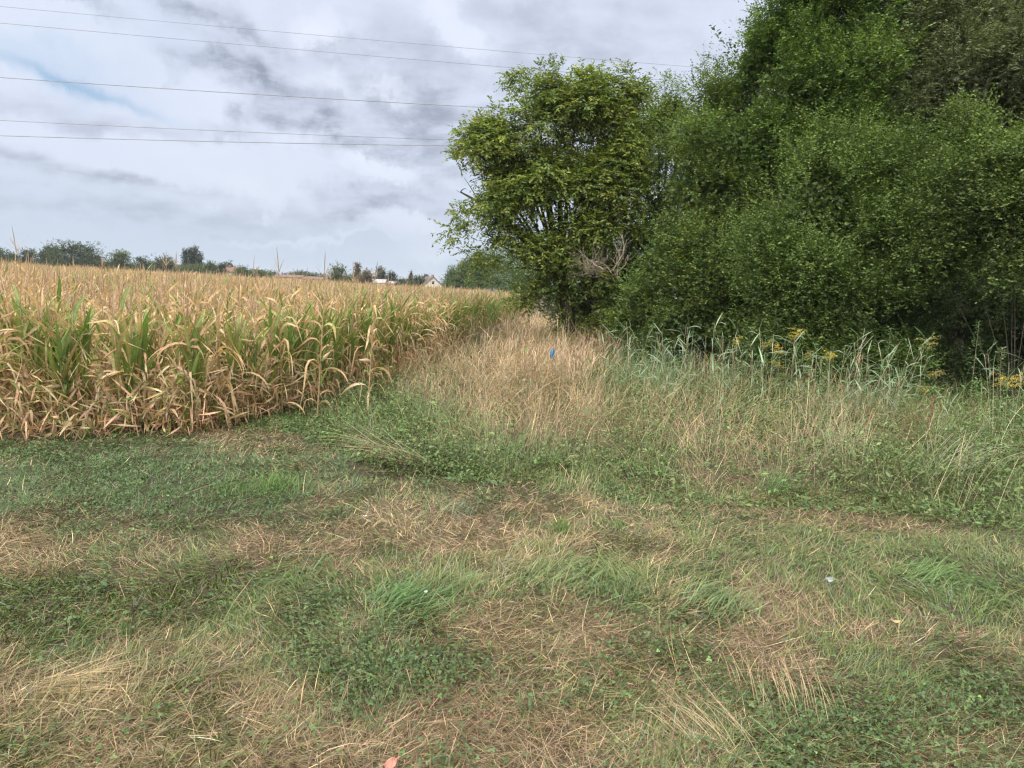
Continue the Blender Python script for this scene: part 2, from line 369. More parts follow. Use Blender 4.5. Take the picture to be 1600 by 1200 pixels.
# clumping of the green blades
Pc = np.stack([P[:, 0], P[:, 1]], -1); cl_ = sines(14, 20, 45, 33, 2)(Pc)
keep &= isdry | (cl_ > -.9+.8*U(-1, 1, len(P)))
def short_grass(name, sel, dry):
    p = P[sel]; n = len(p); ds = d[sel]; t = ts[sel]; q = dr[sel]
    if dry:
        L = np.exp(RNG.normal(math.log(.085), .45, n))*(1+.5*t); L = np.clip(L, .03, .34)
        th = np.abs(RNG.normal(.10, .30, n)); bd = RNG.normal(.15, .35, n); wd = U(.0016, .0036, n)
        c = col_var((0.330, 0.247, 0.150), n, .45, .06)
        pk = sines(10, 1.5, 4, 35, 2)(p[:, :2])
        c = np.where((pk > .35)[:, None], c*np.array([.90, .85, .92]), c)
        y_ = U(0, 1, n) < .22; c[y_] = col_var((0.223, 0.193, 0.078), int(y_.sum()), .2)
        y_ = U(0, 1, n) < .15; c[y_] = col_var((0.151, 0.106, 0.066), int(y_.sum()), .25)
    else:
        L = np.exp(RNG.normal(math.log(.062), .38, n))*(1+1.0*t)*(1+.25*np.clip(cl_[sel], -1, 2)); L = np.clip(L, .03, .32)
        th = RNG.normal(.68, .33, n)-.3*t; bd = RNG.normal(.75, .4, n)+.5*t; wd = U(.0024, .0056, n)*(1+.4*t)
        c = col_var((0.085, 0.131, 0.032), n, .32, .07)
        yl = U(0, 1, n) < .30+.3*q; c[yl] = col_var((0.187, 0.213, 0.074), int(yl.sum()), .2)
        bl = (px[sel] < 560) & (py[sel] < 830); c[bl] = c[bl]*np.array([.70, .95, 1.05])
        pl = U(0, 1, n) < .07; c[pl] = col_var((0.182, 0.245, 0.178), int(pl.sum()), .15)
    az = comb(p)+RNG.normal(0, .75 if not dry else 1.5, n)*(1-.5*np.clip(t, 0, 1))
    wd = np.maximum(wd, .0008*ds)
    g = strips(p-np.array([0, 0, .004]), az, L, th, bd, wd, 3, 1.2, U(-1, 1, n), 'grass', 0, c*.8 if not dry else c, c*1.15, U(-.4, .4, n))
    me = mesh(name, *g, M_GRASS)
    return me
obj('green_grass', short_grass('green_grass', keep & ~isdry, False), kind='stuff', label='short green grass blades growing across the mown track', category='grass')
def loose():
    p, a_, b_, d_ = scatter(15000, 2.0, 12); q = dryness(p[:, 0], p[:, 1], a_, b_); k_ = (b_ > mown_edge(a_)-60) & ~in_corn(p[:, 0], p[:, 1], 0) & (U(0, 1, len(p)) < .15+.5*q); p = p[k_]; d_ = d_[k_]; n = len(p)
    p[:, 2] += U(.01, .05, n); c = col_var((0.264, 0.215, 0.140), n, .3, .05); g_ = U(0, 1, n) < .25; c[g_] = col_var((0.138, 0.170, 0.064), int(g_.sum()), .2)
    return strips(p, U(0, 6.28, n), np.exp(RNG.normal(math.log(.16), .4, n)), RNG.normal(.05, .16, n), RNG.normal(.1, .25, n), np.maximum(U(.0014, .003, n), .0006*d_), 5, 1, 0, 'stem', 0, c, c, RNG.normal(0, .5, n))
obj('loose_stalks', mesh('loose_stalks', *loose(), M_GRASS), kind='stuff', label='long loose straws and cut stalks strewn over the track', category='straw')
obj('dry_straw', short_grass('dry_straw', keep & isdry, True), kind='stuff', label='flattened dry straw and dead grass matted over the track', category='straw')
print('short', keep.sum())

# clover and other small broad leaves
P, px, py, d = scatter(480000, 2.0, 16)
cv = clover(P[:, 0], P[:, 1], px, py)
ok = (py > mown_edge(px)-50) & ~in_corn(P[:, 0], P[:, 1], .1) & (U(0, 1, len(P)) < cv*.75)
P = P[ok]; d = d[ok]; n = len(P)
hgt = np.abs(RNG.normal(.035, .018, n))+.008; R = np.exp(RNG.normal(math.log(.006), .3, n))*np.maximum(1, d/5)
c = col_var((0.065, 0.113, 0.038), n, .35, .09); lt = U(0, 1, n) < .3; c[lt] = col_var((0.104, 0.164, 0.055), int(lt.sum()), .2)
G = Geo(); a0 = U(0, 6.28, n); tl = RNG.normal(0, .45, (n, 2))
for k in range(3):
    a = a0+k*2.094; dv = unit(np.stack([np.cos(a), np.sin(a), tl[:, 0]*np.cos(a)+tl[:, 1]*np.sin(a)], -1))
    nn = unit(np.stack([-tl[:, 0], -tl[:, 1], np.ones(n)], -1))
    G.add(diamonds(P+np.stack([0*hgt, 0*hgt, hgt], -1), dv, nn, R*1.5, R*1.35, c))
obj('clover', mesh('clover', *G.get(), M_GRASS), kind='stuff', label='low dark green clover leaves spread in patches over the track', category='ground cover')
print('clover', n)

# ------------------------------------------------------------------ tall rank growth
P, px, py, d = scatter(330000, 5.2, 48)
T = np.clip((mown_edge(px)-py)/50, 0, 1)*np.clip((px-430)/330, 0.08, 1)*np.clip(1-.6*np.exp(-((px-640)/130)**2-((py-715)/30)**2), 0, 1)*(px > 380)
T = np.maximum(T, np.clip((py-640)/20, 0, 1)*0)
ok = (T > 0) & ~in_corn(P[:, 0], P[:, 1], .05) & (P[:, 1] < 45)
PALE = [(890, 545, 85, 55, 2.2), (930, 500, 90, 26, 2.0), (830, 590, 70, 24, 1.4)]
BRN = [(670, 630, 70, 34, 1.3), (720, 600, 90, 45, 2.0), (800, 640, 120, 26, 1.3), (850, 668, 100, 34, 3.4), (960, 690, 60, 30, 1.6), (1012, 655, 42, 34, 1.6), (1105, 640, 45, 110, 2.2), (1240, 700, 210, 50, 1.5), (1300, 640, 120, 60, 1.0), (1180, 740, 160, 30, 1.3), (1400, 690, 120, 30, 1.0), (650, 590, 60, 40, .6), (1450, 740, 120, 40, .4)]
GR2 = [(1000, 565, 70, 60, 1.4), (560, 670, 130, 50, 1.2), (1100, 600, 80, 60, .8), (720, 735, 170, 26, 1.3), (960, 640, 70, 26, .7), (1550, 660, 160, 70, 1.2), (1160, 690, 40, 40, .9), (1500, 760, 140, 50, 1.3), (1340, 760, 100, 30, .8), (960, 740, 160, 30, .4), (640, 655, 60, 40, .8), (1400, 570, 180, 40, 1)]
v = bumps(px, py, PALE)+bumps(px, py, BRN)-bumps(px, py, GR2)+.35*_d1(P[:, :2])+.45*_d2(P[:, :2])-.45-.75*np.clip((px-900)/120, 0, 1)-.9*np.clip((600-px)/60, 0, 1)
pb = 1/(1+np.exp(-2.4*(v+.1)))
isdry = U(0, 1, len(P)) < pb
pale = bumps(px, py, PALE)
tl_ = T*(.5+.5*np.clip((760-py)/120, 0, 1))
tuft = sines(14, 9, 24, 41, 2)(P[:, :2])
def tall(name, sel, kind_):
    p = P[sel]; n = len(p); ds = d[sel]; t = tl_[sel]; pa = pale[sel]; tu = tuft[sel]; q_ = px[sel]; r_ = py[sel]
    if kind_ == 'dry':
        L = (.20+.50*t)*np.exp(RNG.normal(0, .25, n)); L = np.where(pa > .6, L*.95, L*.85)
        th = RNG.normal(1.1, .33, n); bd = np.abs(RNG.normal(.65, .6, n)); wd = U(.0018, .0038, n)
        c = col_var((0.315, 0.230, 0.123), n, .30, .05); c = c*np.array([1.04, 1.06, 1.2]); c = np.where((pa > .3)[:, None], c*np.array([1.52, 1.52, 1.68]), c*1.15)
        br = (U(0, 1, n) < .2); c[br] = col_var((0.205, 0.147, 0.084), int(br.sum()), .2)
        c1 = c*1.1
    elif kind_ == 'grn':
        L = (.12+.28*t)*np.exp(RNG.normal(0, .42, n))*(1+.22*np.clip(tu, -1, 1.5)); th = RNG.normal(.85, .4, n); bd = np.abs(RNG.normal(1.3, .7, n)); wd = U(.003, .0075, n)
        c = col_var((0.082, 0.127, 0.035), n, .3, .08); yl = U(0, 1, n) < .35; c[yl] = col_var((0.169, 0.205, 0.070), int(yl.sum()), .2)
        pl = U(0, 1, n) < .12; c[pl] = col_var((0.245, 0.248, 0.147), int(pl.sum()), .2)
        bl = ((q_ > 950) & (r_ < 610)) & (U(0, 1, n) < .6); c[bl] = c[bl]*np.array([.85, 1.0, 1.5]); c1 = c*1.2
    az = comb(p)*1.3+RNG.normal(0, .7, n)
    wd = np.maximum(wd, (.0005 if kind_ == 'dry' else .0007)*ds)
    return mesh(name, *strips(p, az, L, th, bd, wd, 4, 1.6, U(-.8, .8, n), 'plume' if kind_ == 'dry' else 'grass', 0, c*.85, c1, U(-.3, .3, n)), M_GRASS)
thin = U(0, 1, len(P)) < np.where(pale > .5, .40+.28*(tuft > 0), np.where(px > 940, .24, .42)*(.35+1.4*(tuft > .25)))
obj('tall_dry_grass', tall('tall_dry_grass', ok & isdry & thin, 'dry'), kind='stuff', label='standing straw coloured seed stalks of tall dead grass', category='dry grass')
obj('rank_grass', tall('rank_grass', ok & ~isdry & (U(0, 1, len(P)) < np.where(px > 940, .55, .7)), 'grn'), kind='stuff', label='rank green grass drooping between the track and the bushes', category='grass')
P_, px_, py_, d_ = scatter(12000, 6.2, 20)
k_ = (np.clip((mown_edge(px_)-py_)/40, 0, 1) > .3) & (px_ > 900) & ~in_corn(P_[:, 0], P_[:, 1], 0) & (U(0, 1, len(P_)) < .28); P_ = P_[k_]; d_ = d_[k_]; n = len(P_)
c = col_var((.38, .33, .20), n, .35, .06)
obj('leaning_stems', mesh('leaning_stems', *strips(P_, RNG.normal(.4, 1.0, n), np.exp(RNG.normal(math.log(.58), .3, n)), np.clip(RNG.normal(.65, .35, n), .15, 1.3), RNG.normal(.35, .3, n), np.maximum(.004, .0006*d_), 6, 1.4, 0, 'stem', 0, c, c*1.1, RNG.normal(0, .3, n)), M_GRASS), kind='stuff', label='single pale dead stems leaning across the green growth at the right', category='dead stems')
# short undergrowth leaves under the stems
P, px, py, d = scatter(300000, 5.2, 40)
T = np.clip((mown_edge(px)+5-py)/40, 0, 1)*np.clip((px-380)/200, 0, 1)
v = bumps(px, py, GR2)-.8*bumps(px, py, PALE)+.5*_c1(P[:, :2])+.3*_c2(P[:, :2])+np.where(px > 940, .7, -.1)
ok2 = (T > 0) & ~in_corn(P[:, 0], P[:, 1], 0) & (U(0, 1, len(P)) < 1/(1+np.exp(-2.5*v)))
P = P[ok2]; d = d[ok2]; T = T[ok2]; n = len(P)
P[:, 2] += np.abs(RNG.normal(.0, .5, n))*.40*T*np.clip(1+.6*sines(12, 3, 9, 47, 2)(P[:, :2]), .1, 2)+.02
dv = unit(rdir(n)*np.array([1, 1, .5])+np.array([0, 0, .15])); nn = unit(np.array([0, -.3, 1])+rdir(n)*.6)
c = col_var((0.086, 0.144, 0.045), n, .32, .08); yl = U(0, 1, n) < .25; c[yl] = col_var((0.165, 0.224, 0.072), int(yl.sum()), .2)
sc = np.exp(RNG.normal(math.log(.022), .35, n))
obj('leafy_weeds', mesh('leafy_weeds', *diamonds(P, dv, nn, sc*1.6, sc*.65, c), M_GRASS), kind='stuff', label='small leafy weeds and bramble leaves tangled in the rank grass', category='weeds')
print('tall done')

# ------------------------------------------------------------------ maize
GRN_C = np.array([.12, .20, .05]); YEL_C = np.array([.30, .31, .11]); TAN_C = np.array([.56, .385, .24]); RED_C = np.array([.45, .26, .165]); PALE_C = np.array([.60, .465, .325])
def corn_geo(green, h, seed, lod=1, tassel=True, cobs=1, neck=0.0):
    """returns dict part -> geometry, green 0..1: how much of the plant is still green"""
    global RNG
    keepr = RNG; RNG = np.random.default_rng(seed)
    nl = 18 if lod == 1 else 11
    S = {1: 8, 2: 4}[lod]
    hs = np.linspace(.08, .96, nl)*h; az0 = U(0, 6.28); az = az0+np.arange(nl)*math.pi+RNG.normal(0, .45, nl)
    lean = RNG.normal(0, .035, 2)
    B = np.stack([lean[0]*hs, lean[1]*hs, hs], -1); fr = hs/h
    isg = (U(0, 1, nl) < np.clip(green*1.45*np.exp(-((fr-.56)/.36)**2), 0, 1))
    L = (.38+.30*np.sin(np.pi*np.clip(fr*.9+.1, 0, 1)))*U(.8, 1.15, nl)
    th = np.where(isg, U(1.0, 1.42, nl), U(.85, 1.45, nl)); bend = np.where(isg, np.abs(RNG.normal(.5, .5, nl)), U(1.4, 2.7, nl)); bend = np.where((fr > .82) & (U(0, 1, nl) < .6), bend*.3, bend); bend = np.where((fr < .6) & ~isg, th+U(1.1, 1.55, nl), bend)
    wd = np.where(isg, U(.036, .062, nl), U(.018, .042, nl)); tw = np.where(isg, RNG.normal(0, .6, nl), RNG.normal(0, 3.4, nl))
    c0 = np.zeros((nl, 3)); c1 = np.zeros((nl, 3))
    for i in range(nl):
        if isg[i]:
            m = RNG.random()**2*.7; c0[i] = GRN_C*(1-m)+YEL_C*m; m2 = min(1, m+RNG.random()*.5); c1[i] = GRN_C*(1-m2)+YEL_C*m2
            if RNG.random() < .3: c1[i] = TAN_C*.85
        else:
            low = fr[i] < .4; base = (RED_C if RNG.random() < (.5 if low and green > .1 else .25) else TAN_C) if RNG.random() > .22 else PALE_C
            c0[i] = base*U(.8, 1.1); c1[i] = base*U(.85, 1.15)
            if RNG.random() < .25*green+.05: c0[i] = YEL_C
    c0 *= np.exp(RNG.normal(0, .1, (nl, 1)))
    R = {}
    pw = np.where(isg, 1.6, .8)
    g = Geo()
    kk = U(0, 1, nl) < .72
    for m_, pp in ((isg, 1.7), (~isg & kk, -1), (~isg & ~kk, .75)):
        if m_.any(): g.add(strips(B[m_], az[m_], L[m_], th[m_], bend[m_], wd[m_], S, pp, tw[m_], 'corn', .32 if lod == 1 else 0, c0[m_], c1[m_], RNG.normal(0, .5, int(m_.sum()))))
    R['foliage'] = g.get()
    sc = (GRN_C*.9+TAN_C*.3) if green > .5 else TAN_C*.75
    zz = np.linspace(0, 1, 5)*(h+neck)
    R['stalk'] = tube(np.stack([lean[0]*zz, lean[1]*zz, zz], -1), np.linspace(.012, .005, 5), 6 if lod == 1 else 4, sc)
    if cobs and lod == 1:
        g = Geo()
        for k in range(cobs):
            z = h*U(.42, .58); a = U(0, 6.28); tilt = U(.5, 2.4); L_ = U(.17, .22)
            t = np.linspace(0, 1, 6); d_ = np.array([math.cos(a)*math.sin(tilt), math.sin(a)*math.sin(tilt), math.cos(tilt)])
            b0 = np.array([lean[0]*z, lean[1]*z, z])
            g.add(tube(b0+d_*L_*t[:, None], np.array([.010, .023, .027, .025, .017, .005]), 8, PALE_C if green < .8 else PALE_C*.8+GRN_C*.2))
            g.add(strips(np.repeat((b0+d_*L_*.25)[None], 4, 0), a+RNG.normal(0, .8, 4), U(.10, .18, 4), U(-.3, 1.0, 4), U(.3, 1.5, 4), .035, 4, 1.2, RNG.normal(0, 1, 4), 'leaf', 0, PALE_C*.95, TAN_C))
        R['cob'] = g.get()
    if tassel:
        nb_ = 7 if lod == 1 else 4; top = np.array([lean[0]*h, lean[1]*h, h+neck])
        TC = np.array([.36, .25, .19])
        g = Geo(); g.add(strips(top[None], U(0, 6.28), U(.26, .40), 1.5, U(-.1, .25), .016 if lod == 1 else .018, 5, 1, 0, 'leaf', 0, TC, TC))
        g.add(strips(np.repeat(top[None], nb_, 0)+np.stack([np.zeros(nb_), np.zeros(nb_), U(.0, .09, nb_)], -1), U(0, 6.28, nb_), U(.13, .25, nb_), U(.55, 1.15, nb_), U(-.2, .5, nb_), .009 if lod == 1 else .012, 3, 1, 0, 'stem', 0, TC*1.15, TC*1.3))
        R['tassel'] = g.get()
    RNG = keepr
    return R
KIND_WORDS = {0: 'green leaved maize plant', 1: 'half yellow maize plant', 2: 'withered tan maize plant'}
PROTO = []
for k in range(15):
    kd = k % 3; green = (1.0, .5, .06)[kd]
    PROTO.append((kd, corn_geo(green, (1.06, 1.17, 1.22)[kd]*(1+.05*((k//3) % 3-1)), 100+k, 1, kd >= 1 or k % 2 == 0, 1+(k % 5 == 2), (.0, .06, .12)[kd])))
PM = [{p_: mesh('maize_'+p_, *g, M_CORN, p_ in ('stalk', 'cob')) for p_, g in pr[1].items()} for pr in PROTO]
# rows run with the right-hand edge of the field, 0.72 m apart, plants 0.2 m apart
cand = []
for r in range(72):
    yy = np.arange(6.2, 60, .15)
    for i_, y in enumerate(yy):
        x = float(edge(y))-.08-.6*r+random.gauss(0, .035); y2 = y+random.gauss(0, .045)
        if y2 < front(x)+.05: continue
        if abs(x/y2) > .86: continue
        cand.append((r, i_, x, y2))
first = {}
for r, i_, x, y in cand: first[r] = min(first.get(r, 10**9), i_)
def visw(c):
    r, i_, x, y = c; df = (i_-first[r])*.15    # depth behind the front, in m
    if abs(x/y) > .74: return 1e3+y
    return math.hypot(x, y)*.55+min(r*.6*1.5+.1, df*1.1+.1)*2.1
cand.sort(key=visw)
heroes, rest = cand[:300], cand[300:]
ORD = lambda n: str(n)+('th' if 10 <= n % 100 <= 20 else {1: 'st', 2: 'nd', 3: 'rd'}.get(n % 10, 'th'))
def kind_for(r, df, x):
    u = random.random(); e = min(r*.6, df)
    if e < .5: w = (.46, .24, .30)
    elif e < 1.4: w = (.34, .28, .38)
    elif e < 3: w = (.14, .28, .58)
    else: w = (.0, .12, .88)
    return 0 if u < w[0] else 1 if u < w[0]+w[1] else 2
def hscale(x, y):
    return float(np.clip(1.0+.035*_d1(np.array([[x, y]]))[0]+random.gauss(0, .05), .75, 1.18))*(1.10 if y > 14 else 1.0)
for r, i_, x, y in heroes:
    df = (i_-first[r])*.15; kd = kind_for(r, df, x); vi = random.randrange(5)*3+kd
    z = float(gh(x, y)); nth = i_-first[r]+1
    rowtxt = 'edge row beside the path' if r == 0 else ORD(r+1)+' row in from the path'
    lab = f"{KIND_WORDS[kd]}, {ORD(nth)} from the front in the {rowtxt}"
    e = empty('maize_plant', (x, y, z), lab, 'maize plant', 'maize plants along the edge of the field')
    s = hscale(x, y); e.rotation_euler = (random.gauss(0, .05), random.gauss(0, .05), random.uniform(0, 6.28)); w = random.uniform(.9, 1.1); e.scale = (w, w, s)
    for p_, me in PM[vi].items(): obj(p_, me, e)
for k_, (px_, yt_, Y_, lab) in enumerate([(31, 360, 9.5, 'maize plant whose tassel towers highest above the crop near the left border'), (258, 388, 10.5, 'maize plant with a straight tassel before the low dark far trees'), (272, 391, 11, 'maize plant with a leaning tassel left of the far poplars'),
        (441, 396, 9.8, 'maize plant with a forked tassel standing against the sky left of the pair'), (497, 400, 9.6, 'maize plant with a tall upright tassel against the sky, left of the round far tree'), (577, 404, 10.2, 'maize plant with a leaning tassel right of the round far tree'),
        (162, 392, 11.5, 'maize plant with a reddish tassel right of the biggest far tree'), (552, 413, 12, 'maize plant with a thin tassel on the round far tree'), (511, 415, 13, 'maize plant with a short thin tassel just right of the tall upright one')]):
    T_ = at(px_, yt_, Y_); z = float(gh(T_[0], Y_)); hh = T_[2]-z; nk = min(.34, hh-1.42-.3); h_ = hh-.30-nk
    e = empty('maize_plant', (T_[0], Y_, z), lab, 'maize plant', 'maize plants along the edge of the field')
    for p_, g in corn_geo(.08, h_, 180+k_, 1, True, 1, nk).items():
        obj(p_, mesh('maize_'+p_, *g, M_CORN), e)
# the body of the field: the same plants baked into one sheet of crop
def place(g, xs, ys, ss, rz, tint):
    V, Q, C = g; n = len(xs); c, s = np.cos(rz), np.sin(rz)
    W_ = np.empty((n, len(V), 3)); W_[..., 0] = V[:, 0]*c[:, None]-V[:, 1]*s[:, None]+xs[:, None]; W_[..., 1] = V[:, 0]*s[:, None]+V[:, 1]*c[:, None]+ys[:, None]
    W_[..., 2] = V[:, 2]*ss[:, None]+gh(xs, ys)[:, None]
    QQ = (Q[None]+(np.arange(n)*len(V))[:, None, None]).reshape(-1, 4)
    CC = np.clip(C[None]*tint[:, None, :], 0, .9).reshape(-1, 3)
    return W_.reshape(-1, 3), QQ, CC
G = Geo()
near = [c for c in rest if c[3] < 17]; far = [c for c in rest if c[3] >= 17]
whole = [tuple(Geo().add(a).get() for a in [0])[0] if False else None for _ in []]
def merged(R, zmin=-1):
    g = Geo()
    for k_, v in R.items(): g.add(v)
    V, Q, C = g.get()
    if zmin > 0:
        kq = V[Q][:, :, 2].max(1) > zmin; Q = Q[kq]; used = np.unique(Q); mp = np.zeros(len(V), int); mp[used] = np.arange(len(used)); V, Q, C = V[used], mp[Q], C[used]
    return V, Q, C
def bake(lst, protos):
    by = {}
    for r, i_, x, y in lst:
        df = (i_-first.get(r, 0))*.2; kd = kind_for(r, df, x); by.setdefault((kd, random.randrange(len(protos[kd]))), []).append((x, y))
    for (kd, v), L_ in by.items():
        A = np.array(L_); n = len(A)
        G.add(place(protos[kd][v], A[:, 0], A[:, 1], np.array([hscale(*a) for a in A]), U(0, 6.28, n), np.exp(RNG.normal(0, .12, (n, 1)))*np.ones((1, 3))))
P1 = {k: [merged(PROTO[i][1]) for i in range(15) if PROTO[i][0] == k][:4] for k in range(3)}
P2 = {k: [merged(corn_geo((1.0, .5, .06)[k], 1.22, 300+10*k+j, 2, True, 0), .45) for j in range(5)] for k in range(3)}
# only rows the picture can see into get full plants
bake([c for c in near if min(c[0]*.6, (c[1]-first[c[0]])*.2) < 4.5], P1)
bake([c for c in near if min(c[0]*.6, (c[1]-first[c[0]])*.2) >= 4.5], P2)
bake(far, P2)
print('corn mid faces', sum(len(q) for q in G.Q))
# beyond 45 m: only the tops are ever seen
n = 90000
yy = 38*np.exp(U(0, math.log(255/38), n)); tx = U(-.85, .12, n); xx = yy*tx
ok = (xx < edge(yy)-.1) & ((yy > 58) | (xx < -38*0+edge(yy)-.72*60)); yy, xx = yy[ok], xx[ok]; n = len(yy)
zb = gh(xx, yy)+1.0+.04*_g3(np.stack([xx, yy], -1)/4)
c = col_var(TAN_C*np.array([.95, .97, .9]), n, .16, .04); rw = U(0, 1, n) < .2; c[rw] = col_var((.36, .25, .15), int(rw.sum()), .1)
gr_ = (xx > edge(yy)-2.2) & (U(0, 1, n) < .7); c[gr_] = col_var((.20, .27, .08), int(gr_.sum()), .2)
sc = yy/60
G.add(strips(np.stack([xx, yy, zb-.3*U(0, 1, n)], -1), U(0, 6.28, n), U(.45, .75, n), U(.9, 1.5, n), U(0, 1.8, n), .03*np.maximum(sc, .8), 3, 1.2, 0, 'corn', 0, c, c))
# fallen and hanging leaves crowding the foot of the edge plants
n = 17000
yy = U(6.3, 22, n); e1 = edge(yy); xx = np.where(U(0, 1, n) < .5, e1-U(-.12, 1.6, n)**1.0, U(-12, -3.4, n)); yf = front(xx); m_ = U(0, 1, n) < .6
yy = np.where(m_, yf+U(-.12, 1.8, n), yy); k_ = (xx < edge(yy)+.1) & (yy > front(xx)-.14) & ((xx > edge(yy)-2) | (yy < front(xx)+2)); xx, yy = xx[k_], yy[k_]; n = len(xx)
c = col_var((.44, .275, .18), n, .34, .06); rw = U(0, 1, n) < .45; c[rw] = col_var((.52, .40, .27), int(rw.sum()), .2); rw = U(0, 1, n) < .16; c[rw] = col_var((.17, .22, .06), int(rw.sum()), .2)
zz = np.abs(RNG.normal(.08, .30, n))+.04
G.add(strips(np.stack([xx, yy, gh(xx, yy)+zz], -1), U(0, 6.28, n), U(.12, .38, n), np.where(U(0, 1, n) < .35, U(-1.4, -.5, n), U(-.3, 1.4, n)), U(-.3, .9, n), U(.010, .032, n), 4, .9, RNG.normal(0, 2.5, n), 'corn', 0, c, c*1.1))
V, Q, C = G.get()
obj('maize_crop', mesh('maize_crop', V, Q, C, M_CORN), kind='stuff', label='ripe dry maize crop filling the field behind its edge plants', category='maize crop')
# dense lower storey of the crop under the far tops (leaves meeting, no ground seen through)
ny, nxn = 90, 70
ty = np.linspace(0, 1, ny); gy = 19+236*ty**2.2; rowsV = []; edgeb = []
for y in gy:
    x1 = float(edge(y))-.9; x0 = -y*.9-4
    xx = np.linspace(x0, x1, nxn); z = gh(xx, np.full(nxn, y))+1.0+.05*_g1(np.stack([xx, np.full(nxn, y)], -1))
    z[-1] -= 1.0; rowsV.append(np.stack([xx, np.full(nxn, y), z], -1))
V = np.concatenate(rowsV); i, j = np.meshgrid(np.arange(ny-1), np.arange(nxn-1), indexing='ij'); q = (i*nxn+j).ravel(); Q = np.stack([q, q+1, q+1+nxn, q+nxn], -1)
M_UND = plainmat('crop_understorey', (.28, .20, .11), (.58, .43, .24), 6, .95, .8)
obj('maize_understorey', mesh('maize_understorey', V, Q, None, M_UND, True), kind='stuff', label='dense interlocked leaves under the tops of the maize crop', category='maize crop')
print('corn done')

# ------------------------------------------------------------------ trees
def crown(blobs, n_tw, k_leaf, leaf, tw_len, c_list, gap=.0, droop=0.0, up=.3, seed=1, gfreq=(1.2, 3.5), wr=.55, inner=.12, maxy=None, shoots=0, rmin=.55, sub=0):
    """leaves along twigs; blobs = (centre, radii xyz)"""
    global RNG
    RNG = np.random.default_rng(seed)
    nf = sines(10, *gfreq, seed+5); nf2 = sines(10, gfreq[1], gfreq[1]*2.5, seed+6)
    ctr = np.array([b[0] for b in blobs]); rr = np.array([b[1] for b in blobs]); w = (rr[:, 0]*rr[:, 2]+rr[:, 0]*rr[:, 1]); w = w+.35*w.mean(); w = w/w.sum()
    if sub:
        ns = sub; b0 = RNG.choice(len(blobs), ns, p=w); d0 = rdir(ns); fl = (d0[:, 1] > .2) & (U(0, 1, ns) < .6); d0[fl, 1] *= -1
        c2 = ctr[b0]+d0*rr[b0]*U(.45, .98, ns)[:, None]; r2 = np.minimum(rr[b0].mean(1), 1.6)[:, None]*U(.20, .42, (ns, 1))*np.array([1.1, 1.1, .75])
        octr, orr, ow = ctr, rr, w; ctr, rr = c2, r2; w = r2[:, 0]**1.6; w = w/w.sum(); blobs_ = c2
    else: octr, orr, ow = ctr, rr, w
    bi = RNG.choice(len(ctr), n_tw, p=w); dv = rdir(n_tw)
    fl = (dv[:, 1] > .25) & (U(0, 1, n_tw) < .55); dv[fl, 1] *= -1           # most foliage faces the open side, the rest closes the back
    r = 1-(1-rmin)*U(0, 1, n_tw)**1.4
    P = ctr[bi]+dv*rr[bi]*r[:, None]*(1+.13*nf2(dv*2+bi[:, None])[:, None])
    v = nf(P)+.5*nf2(P)
    keep = v > gap-1.2*U(0, 1, n_tw)*.8
    P, dv, r = P[keep], dv[keep], r[keep]; n = len(P)
    tone = nf2(P*.7+9)
    sh = np.zeros(n, bool)
    if shoots:
        top = np.argsort(-(P[:, 2]+RNG.normal(0, .5, n)))[:shoots*4]; sh[RNG.choice(top, shoots, replace=False)] = True
    td = unit(dv*.8+rdir(n)*.7+np.array([0, 0, up])); tl = tw_len*U(.6, 1.3, n)
    td[sh] = unit(np.array([0, 0, 1.6])+rdir(int(sh.sum()))*.5+dv[sh]*.6); tl[sh] *= 2.6
    ti = np.repeat(np.arange(n), k_leaf); s = np.tile(np.linspace(.1, 1, k_leaf), n)+U(-.05, .05, n*k_leaf)
    LP = P[ti]+td[ti]*(tl[ti]*s)[:, None]; LP[:, 2] -= droop*tl[ti]*s**2
    sidev = unit(np.cross(td, np.array([0, 0, 1.0])))[ti]*np.where(np.arange(n*k_leaf) % 2, 1, -1)[:, None]
    ld_ = unit(sidev*.8+td[ti]*.6+rdir(n*k_leaf)*.45-np.array([0, 0, droop*.8])); nn = unit(np.array([0, 0, 1.0])+rdir(n*k_leaf)*.75+dv[ti]*.35)
    lf = leaf*U(.65, 1.25, n*k_leaf)
    cols = np.array(c_list); ci = RNG.choice(len(cols), n, p=None)
    cc = cols[ci][ti]*np.exp(RNG.normal(0, .18, (n*k_leaf, 1)))*(1+.12*np.clip(tone, -1.5, 1.5)[ti][:, None])
    g = Geo().add(diamonds(LP, ld_, nn, lf, lf*wr, np.clip(cc, .003, .9)))
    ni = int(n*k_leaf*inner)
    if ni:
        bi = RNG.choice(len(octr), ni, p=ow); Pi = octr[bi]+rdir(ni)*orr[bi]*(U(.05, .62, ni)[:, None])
        g.add(diamonds(Pi, rdir(ni), unit(rdir(ni)+np.array([0, 0, .6])), leaf*1.7*U(.7, 1.2, ni), leaf*1.3, cols[RNG.choice(len(cols), ni)]*.8))  # larger inner leaves, colour darkened to paint shade into the crown's depth
    # twigs
    tgi = RNG.choice(n, min(n, 1400), replace=False); A = P[tgi]; Bd = td[tgi]
    azt = np.arctan2(Bd[:, 1], Bd[:, 0]); el = np.arcsin(np.clip(Bd[:, 2], -1, 1))
    tg = strips(A, azt, tl[tgi], el, droop*.6, .012, 3, 1.3, 0, 'stem', 0, (.08, .07, .05))
    return g.get(), tg, (P[sh], td[sh], tl[sh])
